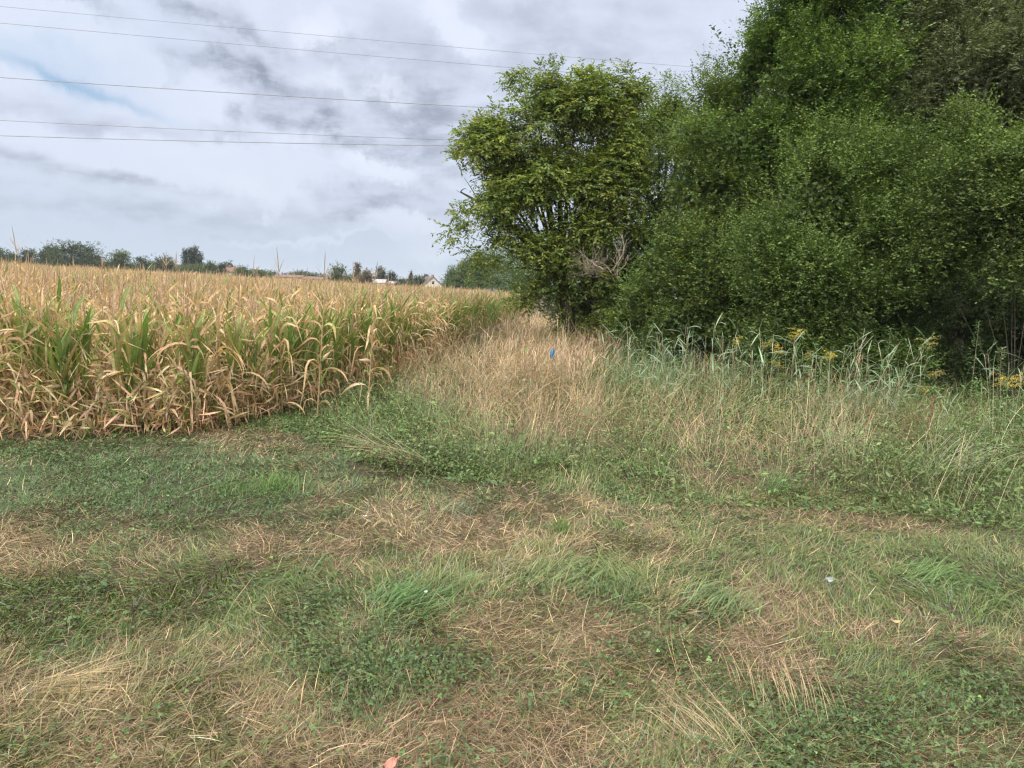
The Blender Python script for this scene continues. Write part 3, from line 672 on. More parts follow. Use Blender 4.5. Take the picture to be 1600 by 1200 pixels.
def limbs(base, blobs, r0, seed, n_sub=4, stems=1, color=(.1, .09, .07)):
    rs = np.random.default_rng(seed); G = Geo(); base = np.asarray(base, float)
    ctr = np.array([b[0] for b in blobs]); rr = np.array([b[1] for b in blobs])
    hub = base+(ctr.mean(0)-base)*(np.array([.35, .35, .42]) if stems < 3 else np.array([.1, .1, .08]))
    for s in range(stems):
        off = rs.normal(0, .25, 3)*(stems > 1); off[2] = 0
        t = np.linspace(0, 1, 6)[:, None]; p = (base+off)*(1-t)+(hub+off*2)*t+rs.normal(0, .05, (6, 3))*np.sin(np.pi*t)
        G.add(tube(p, np.linspace(r0*1.25, r0*.75, 6)/(1+.35*(stems-1)), 8, color))
    for c, r in zip(ctr, rr):
        c = c if r[0] > .75 else c*.7+hub*.3; t = np.linspace(0, 1, 7)[:, None]; mid = (hub+c)/2+np.array([0, 0, .12*np.linalg.norm(c-hub)])+rs.normal(0, .15, 3)
        p = hub*(1-t)**2+2*mid*t*(1-t)+c*t**2; G.add(tube(p, np.linspace(r0*.45, r0*.10, 7), 6, color))
        for k in range(n_sub if r[0] > .75 else 0):
            dv = rs.normal(size=3); dv[2] = abs(dv[2])*.7; dv /= np.linalg.norm(dv); e = c+dv*r*.65; s_ = p[rs.integers(3, 7)]
            m = (s_+e)/2+rs.normal(0, .1, 3)*r; t2 = np.linspace(0, 1, 6)[:, None]; q_ = s_*(1-t2)**2+2*m*t2*(1-t2)+e*t2**2
            G.add(tube(q_, np.linspace(r0*.13, r0*.03, 6), 5, color))
    return G.get()
def PB(L, depth_sq=.8):
    """crown lobes: (px, py, distance, radius in px of the photo, vertical squash)"""
    out_ = []
    for t in L:
        px, py, Y, r = t[:4]; sq = t[4] if len(t) > 4 else 1.0; R = r*Y/F
        out_.append((at(px, py, Y), np.array([R, R*depth_sq, R*sq])))
    return out_
def tree(name, label, cat, group, basepx, baseY, blobs, r0, seed, n_tw, k, leaf, tw, cols, stems=1, mat=M_LEAF, **kw):
    bx = at(basepx, 600, baseY); bx[2] = gh(bx[0], bx[1])-.05
    e = empty(name, bx, label, cat, group)
    (V, Q, C), tg, _ = crown(blobs, n_tw, k, leaf, tw, cols, seed=seed, **kw)
    zf = float(gh(bx[0], bx[1])); okq = V[Q][:, :, 2].min(1) > zf-.02; Q = Q[okq]
    obj('crown', mesh('crown', V-bx, Q, C, mat), e)
    L = Geo().add(limbs(bx, blobs, r0, seed+1, stems=stems)).add(tg); V, Q, C = L.get()
    obj('trunk', mesh('trunk', V-bx, Q, C, M_BARK, True), e)
    return e
WAL = [(0.159, 0.219, 0.044), (0.194, 0.244, 0.046), (0.125, 0.186, 0.042), (0.239, 0.267, 0.057), (0.137, 0.198, 0.053)]
wb = PB([(735, 215, 23.6, 26), (700, 330, 23.3, 20, .7), (700, 270, 23.4, 16), (760, 410, 23.5, 30, .7), (835, 150, 24, 44), (905, 150, 24, 48), (945, 175, 24.2, 40), (788, 205, 23.8, 36), (868, 155, 24, 50), (872, 128, 24, 26), (818, 168, 24, 46), (720, 300, 23.4, 40), (715, 350, 23.4, 34, .7), (760, 230, 23.6, 46), (990, 140, 24.4, 26), (835, 230, 23.6, 78), (925, 225, 24.2, 85), (800, 290, 23.6, 72), (890, 320, 24, 95), (760, 320, 23.4, 45), (745, 255, 23.6, 34), (725, 285, 23.4, 22),
         (860, 405, 23.8, 66, .9), (905, 430, 24.2, 58), (880, 470, 24, 48), (850, 455, 24, 45), (925, 485, 24.4, 46), (880, 505, 24.3, 40), (950, 500, 25, 35), (975, 150, 24.4, 34), (955, 280, 24.5, 80), (865, 132, 24, 26), (712, 345, 23.3, 24, .6), (740, 350, 23.3, 26, .6), (820, 365, 23.7, 52), (990, 200, 24.5, 40), (812, 135, 24, 18)])
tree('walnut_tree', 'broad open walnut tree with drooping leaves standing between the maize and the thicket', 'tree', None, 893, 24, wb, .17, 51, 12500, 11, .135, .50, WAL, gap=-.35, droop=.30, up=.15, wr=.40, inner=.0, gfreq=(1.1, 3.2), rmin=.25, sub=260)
YG = [(0.150, 0.222, 0.050), (0.118, 0.182, 0.044), (0.182, 0.239, 0.055)]
tree('locust_tree', 'yellow green tree seen behind and right of the open walnut tree', 'tree', 'trees and bushes of the thicket', 1030, 27, PB([(985, 200, 26.5, 42), (1045, 175, 27, 45), (1030, 195, 27, 42), (1005, 270, 27, 55), (1060, 230, 26, 60), (1035, 330, 26.5, 60), (1000, 370, 27, 50)]), .15, 61, 3800, 10, .08, .4, YG, gap=-.3, droop=.2, inner=.2)
BSH = [(0.111, 0.174, 0.042), (0.088, 0.144, 0.037), (0.141, 0.197, 0.043), (0.177, 0.227, 0.046), (0.100, 0.162, 0.053)]
TH = 'trees and bushes of the thicket'
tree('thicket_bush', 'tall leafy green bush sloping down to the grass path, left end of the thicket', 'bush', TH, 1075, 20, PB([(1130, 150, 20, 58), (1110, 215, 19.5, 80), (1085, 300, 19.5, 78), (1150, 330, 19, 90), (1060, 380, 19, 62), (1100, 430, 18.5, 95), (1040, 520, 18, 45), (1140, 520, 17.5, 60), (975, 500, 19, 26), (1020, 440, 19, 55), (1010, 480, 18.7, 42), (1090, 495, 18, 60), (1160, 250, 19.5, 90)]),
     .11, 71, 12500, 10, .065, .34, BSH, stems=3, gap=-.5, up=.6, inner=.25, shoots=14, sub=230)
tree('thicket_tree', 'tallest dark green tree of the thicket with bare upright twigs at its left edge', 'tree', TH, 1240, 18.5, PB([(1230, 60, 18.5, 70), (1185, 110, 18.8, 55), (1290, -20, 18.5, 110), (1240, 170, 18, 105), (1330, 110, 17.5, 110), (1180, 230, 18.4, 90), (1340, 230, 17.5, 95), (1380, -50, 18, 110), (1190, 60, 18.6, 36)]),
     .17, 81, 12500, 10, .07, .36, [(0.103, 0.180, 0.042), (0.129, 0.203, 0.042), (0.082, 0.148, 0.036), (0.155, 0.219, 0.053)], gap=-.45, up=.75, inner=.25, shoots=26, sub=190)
tree('willow', 'grey green willow with narrow pale leaves filling the upper right of the thicket', 'tree', TH, 1490, 18, PB([(1440, 60, 17.5, 90), (1540, 60, 17.5, 110), (1480, 150, 17, 95), (1580, 150, 17.5, 80), (1430, -50, 18, 100), (1550, -80, 18, 130), (1660, 20, 18, 120), (1420, 170, 17, 60)]),
     .16, 91, 10500, 12, .085, .38, [(0.176, 0.205, 0.110), (0.144, 0.173, 0.084), (0.107, 0.133, 0.061), (0.128, 0.156, 0.089)], gap=-.35, up=.5, wr=.26, inner=.25, sub=170)
tree('thicket_bush', 'bushy mid green shrub in the middle of the thicket above the goldenrod', 'bush', TH, 1300, 15.5, PB([(1280, 330, 15.5, 95), (1350, 280, 15.6, 90), (1220, 380, 15.5, 85), (1370, 380, 15, 100), (1290, 440, 15, 95), (1200, 470, 15.5, 65), (1430, 300, 15.3, 80), (1270, 250, 16, 60), (1330, 520, 14.8, 60), (1230, 520, 15, 60), (1290, 560, 14.8, 60), (1200, 560, 15, 50), (1390, 560, 14.8, 60)]),
     .09, 101, 13500, 10, .058, .38, [(0.104, 0.168, 0.042), (0.132, 0.197, 0.046), (0.162, 0.234, 0.058), (0.086, 0.138, 0.037)], stems=4, gap=-.5, up=.8, inner=.25, shoots=22, sub=260)
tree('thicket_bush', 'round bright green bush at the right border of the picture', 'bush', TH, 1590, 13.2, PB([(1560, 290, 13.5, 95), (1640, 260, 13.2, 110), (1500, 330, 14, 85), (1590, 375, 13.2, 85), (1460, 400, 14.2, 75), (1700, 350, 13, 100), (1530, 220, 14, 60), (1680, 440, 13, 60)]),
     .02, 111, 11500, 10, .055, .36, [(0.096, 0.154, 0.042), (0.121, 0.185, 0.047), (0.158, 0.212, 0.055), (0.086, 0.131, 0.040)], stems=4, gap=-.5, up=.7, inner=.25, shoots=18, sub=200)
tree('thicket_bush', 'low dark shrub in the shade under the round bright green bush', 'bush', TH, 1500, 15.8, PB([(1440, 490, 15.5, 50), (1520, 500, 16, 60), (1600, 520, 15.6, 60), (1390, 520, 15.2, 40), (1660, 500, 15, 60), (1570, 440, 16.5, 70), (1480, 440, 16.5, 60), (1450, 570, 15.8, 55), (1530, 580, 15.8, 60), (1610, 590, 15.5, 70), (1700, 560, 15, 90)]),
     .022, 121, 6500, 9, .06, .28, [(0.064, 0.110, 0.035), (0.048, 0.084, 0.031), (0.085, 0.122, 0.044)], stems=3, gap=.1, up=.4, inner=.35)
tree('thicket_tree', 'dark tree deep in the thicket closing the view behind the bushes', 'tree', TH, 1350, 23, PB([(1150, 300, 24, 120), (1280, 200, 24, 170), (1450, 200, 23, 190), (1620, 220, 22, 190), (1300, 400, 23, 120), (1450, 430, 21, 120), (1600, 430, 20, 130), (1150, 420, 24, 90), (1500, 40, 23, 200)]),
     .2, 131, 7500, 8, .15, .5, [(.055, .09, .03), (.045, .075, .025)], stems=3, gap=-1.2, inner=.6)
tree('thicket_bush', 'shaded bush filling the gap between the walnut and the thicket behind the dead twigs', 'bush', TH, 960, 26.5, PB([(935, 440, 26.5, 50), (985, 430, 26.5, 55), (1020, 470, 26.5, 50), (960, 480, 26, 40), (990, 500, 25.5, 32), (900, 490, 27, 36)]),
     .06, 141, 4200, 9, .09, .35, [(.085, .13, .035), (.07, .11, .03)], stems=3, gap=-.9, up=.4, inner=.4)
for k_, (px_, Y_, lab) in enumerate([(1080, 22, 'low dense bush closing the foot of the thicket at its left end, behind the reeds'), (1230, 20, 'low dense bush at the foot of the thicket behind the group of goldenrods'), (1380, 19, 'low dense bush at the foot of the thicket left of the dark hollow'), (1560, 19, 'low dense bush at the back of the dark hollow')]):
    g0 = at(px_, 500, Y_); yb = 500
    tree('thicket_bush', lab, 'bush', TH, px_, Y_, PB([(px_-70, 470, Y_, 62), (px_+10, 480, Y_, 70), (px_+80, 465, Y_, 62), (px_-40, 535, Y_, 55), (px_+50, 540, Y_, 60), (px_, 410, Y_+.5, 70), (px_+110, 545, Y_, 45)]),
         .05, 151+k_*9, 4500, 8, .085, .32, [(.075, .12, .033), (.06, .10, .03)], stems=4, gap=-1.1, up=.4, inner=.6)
print('trees near done')

# dead twigs hanging at the foot of the thicket
def dead_bush(name, label, ctr, R, n, seed, rad_=.012, dirz=0.5, cat='dead branches'):
    rs = np.random.default_rng(seed); G = Geo(); e = empty(name, ctr, label, cat)
    for k in range(n):
        a = rs.normal(size=3); a[2] = abs(a[2])*dirz; a /= np.linalg.norm(a); L = R*rs.uniform(.6, 1.2); p = [rs.normal(0, .12*R, 3)]
        for s in range(6): a = a+rs.normal(0, .22, 3); a /= np.linalg.norm(a); p.append(p[-1]+a*L/6)
        G.add(tube(p, np.linspace(rad_, rad_*.35, 7)*rs.uniform(.6, 1.3), 5))
        for s in range(3):
            i = rs.integers(2, 6); b = a+rs.normal(0, .7, 3); b /= np.linalg.norm(b); q = [p[i], p[i]+b*L*.2, p[i]+b*L*.35+rs.normal(0, .04, 3)]
            G.add(tube(q, np.linspace(rad_*.5, rad_*.25, 3), 4))
    V, Q, C = G.get(); obj('twigs', mesh('twigs', V, Q, C, M_DEAD), e); return e
e = dead_bush('dead_branch', 'bleached bare branches forked upward at the left foot of the thicket', at(958, 425, 20.5), 1.0, 9, 5, .020, 1.8)
e = dead_bush('dead_branch', 'tangle of thin grey dead twigs between the walnut trunk and the thicket', at(925, 425, 21.5), .8, 45, 6, .006, .8)
for k_, (px_, py_, s_) in enumerate([(905, 500, .09), (915, 498, .06)]): pass

# ------------------------------------------------------------------ tree line at the end of the field and far trees
FG = 'far trees behind the maize field'
def far_tree(name, label, px0, px1, ytop, Y, cols, seed, kind_='round', group=FG, dens=1.0, leaf=None, ybase=None):
    w = (px1-px0)*1.18*Y/F; cx = (px0+px1)/2; top = at(cx, ytop, Y); gx = at(cx, 430, Y); g = float(gh(gx[0], Y)); H = top[2]-g; base = np.array([gx[0], Y, g])
    rs = np.random.default_rng(seed); bl = []
    if kind_ == 'round':
        for k in range(13):
            fz = rs.uniform(.12, .80); rr = w*.30*rs.uniform(.75, 1.15)*(1.1-.45*abs(fz-.4)); rz = min(rr, H*.26)
            bl.append((np.array([base[0]+rs.uniform(-.27, .27)*w*(1.2-.7*fz), Y+rs.uniform(-.2, .2)*w, g+H*fz]), np.array([rr, rr, rz])))
        bl.append((np.array([base[0]+rs.uniform(-.1, .1)*w, Y, g+H-H*.2]), np.array([w*.26, w*.26, H*.2])))
    else:
        for k in range(7):
            fz = .12+.8*k/6; rr = w*.5*(1-.5*abs(fz-.4)) if kind_ == 'poplar' else w*.5*(1.05-fz)
            bl.append((np.array([base[0]+rs.uniform(-.08, .08)*w, Y, g+H*fz]), np.array([rr, rr, H*.12])))
    lf = leaf or .0014*Y
    n = int(800*dens*max(.6, w*H/60))
    e = empty(name, base, label, 'tree', group)
    (V, Q, C), tg, _ = crown(bl, n, 7, lf, lf*2.2, cols, seed=seed, gap=-.5, up=.3, inner=.35, gfreq=(5/w, 14/w), wr=.6, rmin=.5)
    obj('crown', mesh('crown', V-base, Q, C, M_FAR), e)
    V, Q, C = limbs(base, bl[:6], max(.12, H*.016), seed+3, n_sub=2); obj('trunk', mesh('trunk', V-base, Q, C, M_BARK, True), e)
    return e
DK = [(.055, .085, .045), (.045, .075, .04), (.07, .10, .05)]; MD = [(.08, .12, .045), (.10, .14, .05), (.07, .105, .045)]; BL = [(.06, .085, .065), (.08, .10, .075)]; BR = [(.17, .13, .09), (.13, .11, .07)]
FT = [('far_tree', 'dark distant tree cut by the left border of the picture', -20, 28, 386, 250, DK, 'round'),
      ('far_tree', 'small dark distant tree behind the leftmost tall maize tassel', 33, 58, 388, 255, DK, 'round'),
      ('far_tree', 'dark distant tree with a pointed top, left of the biggest far tree', 58, 98, 382, 245, DK, 'round'),
      ('far_tree', 'biggest and tallest dark round tree on the far side of the field', 88, 160, 377, 240, DK, 'round'),
      ('far_tree', 'brownish green far tree right of the biggest one, behind red tassels', 168, 212, 391, 250, MD, 'round'),
      ('far_tree', 'low dark far tree right of the brownish green one', 205, 242, 401, 262, DK, 'round'),
      ('far_tree', 'low dark far tree left of the group of poplars', 242, 278, 401, 255, DK, 'round'),
      ('poplar_tree', 'thin sparse poplar, leftmost of the far poplars', 286, 295, 391, 270, BL, 'poplar'),
      ('poplar_tree', 'narrow poplar between the thin one and the broad one', 294, 302, 390, 272, BL, 'poplar'),
      ('poplar_tree', 'tallest and broadest of the far poplars', 298, 312, 387, 274, BL, 'poplar'),
      ('poplar_tree', 'short poplar, rightmost of the far poplars', 308, 318, 396, 272, BL, 'poplar'),
      ('far_tree', 'wide low green tree at the feet of the far poplars', 280, 326, 412, 240, MD, 'round'),
      ('far_tree', 'flat topped green far tree right of the poplars', 318, 342, 408, 250, MD, 'round'),
      ('far_tree', 'small almost black round far tree', 340, 354, 410, 240, DK, 'round'),
      ('far_tree', 'small bluish far tree right of the almost black one', 353, 368, 409, 290, BL, 'round'),
      ('far_tree', 'low green far tree between the bluish tree and the red roofs', 364, 392, 416, 255, MD, 'round'),
      ('far_tree', 'flat low far tree left of the long red roofs', 390, 432, 421, 260, MD, 'round'),
      ('far_tree', 'small tree peeping over the long red roofs', 455, 490, 424, 330, BL, 'round'),
      ('far_tree', 'round green tree alone in the middle of the far edge of the field', 514, 554, 414, 235, MD, 'round'),
      ('far_tree', 'brown leaved far tree right of the narrow dark conifer', 562, 584, 421, 245, BR, 'round'),
      ('conifer_tree', 'narrow dark far conifer between the round green and the brown tree', 554, 564, 413, 250, BR, 'poplar'),
      ('far_tree', 'pale loose far tree rising behind the grey roofs', 586, 604, 417, 262, BL, 'round'),
      ('far_tree', 'greyish far tree right of the pale loose one', 603, 621, 424, 266, BL, 'round'),
      ('far_tree', 'low bushy dark tree between the grey roofs and the small cottage', 615, 637, 436, 240, DK, 'round'),
      ('conifer_tree', 'small pointed conifer beside the small cottage', 638, 646, 426, 258, BR, 'cone'),
      ('far_tree', 'dark bushy tree left of the white gabled house', 643, 668, 432, 238, DK, 'round'),
      ('far_tree', 'hazy grey tree right of the white gabled house', 686, 712, 435, 262, BL, 'round'),
      ('far_tree', 'dark tree top just behind the ridge of the white gabled house', 660, 674, 431, 300, DK, 'round')]
for k_, (nm, lab, a_, b_, yt, Y_, cc, kd_) in enumerate(FT):
    far_tree(nm, lab, a_, b_, yt, Y_, cc, 500+k_*7, kd_)
for k_, (a_, b_, yt, Y_, lab) in enumerate([(-30, 60, 403, 275, 'low hedge far behind the leftmost dark trees'), (50, 130, 405, 280, 'low hedge under the biggest far tree'), (130, 215, 408, 285, 'low hedge right of the biggest far tree'), (200, 290, 411, 282, 'low hedge running towards the far poplars'),
        (360, 440, 423, 290, 'low hedge left of the long red roofs'), (548, 600, 431, 285, 'low hedge around the narrow dark conifer'), (606, 662, 438, 290, 'low hedge behind the small cottage'), (300, 372, 416, 300, 'low hedge right below the far poplars'), (430, 520, 428, 320, 'low hedge behind the red roofs')]):
    far_tree('far_hedge', lab, a_, b_, yt, Y_, MD if k_ % 2 else DK, 650+k_*7, dens=1.3)
# the tree line that comes in from the right
TL = 'tree line receding behind the maize'
for k_, (a_, b_, yt, Y_, lab) in enumerate([(694, 724, 418, 215, 'farthest and smallest tree of the line receding behind the maize'), (706, 756, 403, 170, 'second farthest tree of the line behind the maize'),
        (726, 762, 389, 190, 'dark rounded tree top rising behind the far end of the tree line'), (722, 800, 388, 130, 'middle tree of the line receding behind the maize'), (745, 850, 375, 100, 'second nearest tree of the line, half hidden by the walnut leaves'),
        (795, 920, 362, 78, 'nearest tree of the line, right behind the walnut tree'), (880, 1010, 330, 60, 'tree standing behind the walnut tree and the dead branches')]):
    far_tree('line_tree', lab, a_, b_, yt, Y_, [(.08, .13, .042), (.10, .15, .045), (.07, .115, .04)] if k_ != 2 else DK, 800+k_*9, 'round', TL, 2.6, max(.11, .0013*Y_))

# ------------------------------------------------------------------ far houses
M_WHITE = plainmat('white_render', (.50, .49, .46), (.58, .57, .54), 2, .9); M_CREAM = plainmat('cream_render', (.5, .46, .40), (.58, .53, .46), 2, .9)
M_RED = plainmat('red_tiles', (.13, .075, .06), (.19, .105, .085), 3, .85); M_GREYR = plainmat('grey_tiles', (.30, .28, .28), (.40, .37, .37), 3, .85); M_DARKR = plainmat('dark_tiles', (.10, .075, .075), (.15, .11, .105), 3, .8)
M_GLASS = plainmat('window_glass', (.03, .035, .04), (.06, .07, .08), 1, .2)
def box(x0, x1, y0, y1, z0, z1):
    V = np.array([(x, y, z) for z in (z0, z1) for y in (y0, y1) for x in (x0, x1)], float)
    Q = np.array([(0, 2, 3, 1), (4, 5, 7, 6), (0, 1, 5, 4), (2, 6, 7, 3), (0, 4, 6, 2), (1, 3, 7, 5)]); return V, Q, np.ones((8, 3))*.5
def house(label, px0, px1, yridge, Y, eave_h, mw, mr, gable, wins, chim=True, depth=8, rot=0.0, cat='house'):
    xa, xb = at(px0, 430, Y)[0], at(px1, 430, Y)[0]; w = xb-xa; cx = (xa+xb)/2; g = float(gh(cx, Y)); rz = at((px0+px1)/2, yridge, Y)[2]-g
    e = empty('house', (cx, Y, g), label, cat, 'houses beyond the field'); e.rotation_euler.z = rot; hw = w/2; t = .22
    if gable:                                   # the gable end faces the camera
        V = np.array([(-hw, 0, 0), (hw, 0, 0), (hw, 0, eave_h), (0, 0, rz), (-hw, 0, eave_h)]); V2 = V+np.array([0, depth, 0]); VV = np.concatenate([V, V2])
        Qs = [(0, 1, 2, 4), (4, 2, 3, 3), (5, 9, 7, 6), (9, 8, 7, 7), (0, 4, 9, 5), (1, 6, 7, 2)]
        me = bpy.data.meshes.new('wall'); me.from_pydata([tuple(v) for v in VV], [], [tuple(dict.fromkeys(q)) for q in Qs]); me.materials.append(mw)
        obj('wall', me, e)
        s = (rz-eave_h)/hw; rv = []; rf = []
        for sg in (-1, 1):
            b0 = len(rv); ex = sg*(hw+.4); ez = eave_h-.4*s
            for yv in (-.4, depth+.4):
                for dz in (.03, t+.03): rv += [(ex, yv, ez+dz), (0, yv, rz+dz)]
            rf += [tuple(b0+i for i in f) for f in ((0, 1, 5, 4), (2, 6, 7, 3), (0, 2, 3, 1), (4, 5, 7, 6), (0, 4, 6, 2), (1, 3, 7, 5))]
    else:
        me = mesh('wall', *box(-hw, hw, 0, depth, 0, eave_h), mw); obj('wall', me, e)
        rv = []; rf = []; s = (rz-eave_h)/(depth/2)
        for sg in (0, 1):
            b0 = len(rv); ey = -.4 if sg == 0 else depth+.4; ez = eave_h-.4*s
            for xv in (-hw-.4, hw+.4):
                for dz in (.03, t+.03): rv += [(xv, ey, ez+dz), (xv, depth/2, rz+dz)]
            rf += [tuple(b0+i for i in f) for f in ((0, 1, 5, 4), (2, 6, 7, 3), (0, 2, 3, 1), (4, 5, 7, 6), (0, 4, 6, 2), (1, 3, 7, 5))]
        gb = [(-hw+.02, .02, eave_h), (-hw+.02, depth-.02, eave_h), (-hw+.02, depth/2, rz), (hw-.02, .02, eave_h), (hw-.02, depth-.02, eave_h), (hw-.02, depth/2, rz)]
        me = bpy.data.meshes.new('gable'); me.from_pydata(gb, [], [(0, 1, 2), (3, 5, 4)]); me.materials.append(mw); obj('gable', me, e)
    me = bpy.data.meshes.new('roof'); me.from_pydata(rv, [], rf); me.materials.append(mr); ro = obj('roof', me, e)
    if chim: obj('chimney', mesh('chimney', *box(hw*.3-.35, hw*.3+.35, depth*.4, depth*.4+.7, rz-1.2, rz+.8), M_RED), ro)
    for (wx, wz, ww, wh) in wins: obj('window', mesh('window', *box(wx-ww/2, wx+ww/2, -.04, .06, wz, wz+wh), M_GLASS), e)
    return e
house('white gabled house with a dark roof at the end of the tree line', 662, 692, 433, 235, 2.1, M_WHITE, M_DARKR, True, [(-1.2, .6, .9, 1.1), (1.3, .6, .9, 1.1), (0, 2.6, .8, .9)], True, 10, .35)
house('long low house with a red tiled roof left of the round green tree', 428, 470, 430, 285, 2.2, M_CREAM, M_RED, False, [(-3, .6, 1.1, 1.1), (2, .6, 1.1, 1.1)])
house('red roofed house between the long red roof and the round green tree', 474, 508, 433, 280, 2.0, M_CREAM, M_RED, False, [(-2, .6, 1.1, 1.1), (2, .6, 1.1, 1.1)])
house('pale house with a wide grey roof in front of the pale loose trees', 580, 600, 437, 255, 2.0, M_WHITE, M_GREYR, False, [(-1, 1.2, 1, 1.2)], False)
house('low house with a grey roof right of the wide grey roofed one', 600, 616, 440, 258, 1.9, M_WHITE, M_GREYR, False, [(0, 1.2, 1, 1.2)], False)
house('small cottage with a reddish roof beside the pointed conifer', 633, 646, 436, 262, 2.1, M_CREAM, M_RED, True, [(0, 1.3, .9, 1.1)], False)
house('reddish roofed house half hidden by the trees right of the poplars', 330, 366, 417, 275, 3.0, M_CREAM, M_RED, False, [(-2, .6, 1.1, 1.1), (2, .6, 1.1, 1.1)])
print('far done')

# ------------------------------------------------------------------ overhead cables
for k_, (pa, pb, lab, rad_) in enumerate([((0, 10, 62), (1050, 102, 68), 'topmost thin overhead cable', .014), ((0, 36, 60), (1050, 126, 66), 'second overhead cable from the top', .016),
        ((0, 121, 56), (760, 168, 56), 'third overhead cable, middle of the five, in the wide gap', .023), ((0, 188, 60), (740, 220, 58), 'fourth overhead cable, upper one of the lowest pair', .019), ((0, 212, 56), (720, 228, 54), 'lowest of the five overhead cables', .023)]):
    A = at(pa[0], pa[1], pa[2]); Bv = at(pb[0], pb[1], pb[2]); dvec = (Bv-A)
    ts_ = np.linspace(-.75, 2.4, 60); mid = .5
    pts = A+dvec*ts_[:, None]; sag = .9; pts[:, 2] += sag*((ts_-.5)**2-.25)*.35
    c0 = pts[0].copy()
    o = obj('overhead_cable', mesh('overhead_cable', *tube(pts-c0, rad_, 6), M_WIRE, True), None, c0, label=lab+' crossing the sky', category='cable', group='overhead cables')

# ------------------------------------------------------------------ reeds, goldenrod and other single plants
def reed_geo(seed, h):
    global RNG
    RNG = np.random.default_rng(seed); lean = RNG.normal(0, .12, 2); zz = np.linspace(0, 1, 6); st = np.stack([lean[0]*zz**1.6*h, lean[1]*zz**1.6*h, zz*h], -1)
    stem = tube(st, np.linspace(.005, .002, 6), 5, (.28, .30, .17) if seed % 3 else (.45, .38, .24)); n = 10; f = np.linspace(.25, .98, n)
    B = np.stack([np.interp(f, zz, st[:, i]) for i in range(3)], -1); a0 = U(0, 6.28)
    az = a0+np.arange(n)*2.6+RNG.normal(0, .5, n); c = col_var((.115, .17, .085), n, .3, .08)
    lv = strips(B, az, U(.22, .42, n), U(.3, 1.1, n), np.abs(RNG.normal(.7, .5, n)), U(.010, .021, n), 6, 1.4, RNG.normal(0, .7, n), 'leaf', .15, c, c*1.25)
    return stem, lv
RP = []
for k in range(6):
    s_, l_ = reed_geo(700+k, 1.15+.1*(k % 3)); RP.append((mesh('reed_stalk', *s_, M_REED), mesh('reed_leaves', *l_, M_REED)))
RNG = np.random.default_rng(77)
spots = []
for cx, cy, rx, ry, n in [(1040, 632, 80, 18, 30), (1130, 630, 70, 18, 34), (1200, 640, 60, 14, 18), (1290, 660, 40, 14, 10), (1350, 672, 60, 14, 24), (1400, 676, 40, 12, 14), (1560, 700, 60, 20, 14), (985, 610, 30, 14, 8)]:
    for k in range(n): spots.append((cx+RNG.normal()*rx*.6, cy+RNG.normal()*ry))
spots.sort()
for k, (px_, py_) in enumerate(spots):
    g = ground(px_, py_); st, lv = RP[k % 6]
    e = empty('reed', g, f'{ORD(k+1)} blue green reed from the left in the reed belt before the thicket', 'reed', 'reeds in front of the thicket')
    s = random.uniform(.55, 1.0); e.scale = (s, s, s); e.rotation_euler = (random.gauss(0, .08), random.gauss(0, .08), random.uniform(0, 6.28)); obj('stalk', st, e); obj('foliage', lv, e)
def goldenrod(px, pyb, Y, ytop, label, seed, width=1.0, dull=False):
    global RNG
    RNG = np.random.default_rng(seed); top = at(px, ytop, Y); bs = at(px+RNG.normal()*10-8, 600, Y); bs[2] = gh(bs[0], Y); H = top[2]-bs[2]
    e = empty('goldenrod', bs, label, 'goldenrod', 'flowering goldenrod before the thicket'); zz = np.linspace(0, 1, 7); st = np.stack([(top[0]-bs[0])*zz**1.3, 0*zz, zz*H], -1)
    obj('stem', mesh('stem', *tube(st, np.linspace(.005, .0025, 7), 5, (.16, .14, .06)), M_REED), e)
    n = 60; f = U(.25, .93, n); B = np.stack([np.interp(f, zz, st[:, i]) for i in range(3)], -1); c = col_var((.11, .19, .06), n, .2)
    obj('foliage', mesh('foliage', *strips(B, U(0, 6.28, n), U(.07, .13, n), U(.2, .8, n), U(.3, 1, n), .016, 4, 1.2, 0, 'leaf', 0, c, c*1.2), M_REED), e)
    # arching sprays of tiny yellow heads
    nb_ = 12; az = U(0, 6.28, nb_); f = U(.84, 1.0, nb_); B = np.stack([np.interp(f, zz, st[:, i]) for i in range(3)], -1); Ls = U(.07, .15, nb_)*width
    G = Geo(); G.add(strips(B, az, Ls, .9, 1.3, .004, 5, 1.2, 0, 'stem', 0, (.2, .22, .07)))
    t = U(.15, 1, (nb_, 45)); e_ = .9-1.3*t*.5
    Pp = B[:, None]+np.stack([np.cos(az)[:, None]*Ls[:, None]*t*np.cos(e_), np.sin(az)[:, None]*Ls[:, None]*t*np.cos(e_), Ls[:, None]*t*np.sin(e_)], -1)+RNG.normal(0, .007, (nb_, 45, 3))
    Pp = Pp.reshape(-1, 3); m = len(Pp); yc = col_var((.30, .25, .04) if dull else (.56, .44, .035), m, .2, .05)
    G.add(diamonds(Pp, rdir(m), rdir(m), .013, .010, yc)); obj('flower_head', mesh('flower_head', *G.get(), M_REED), e)
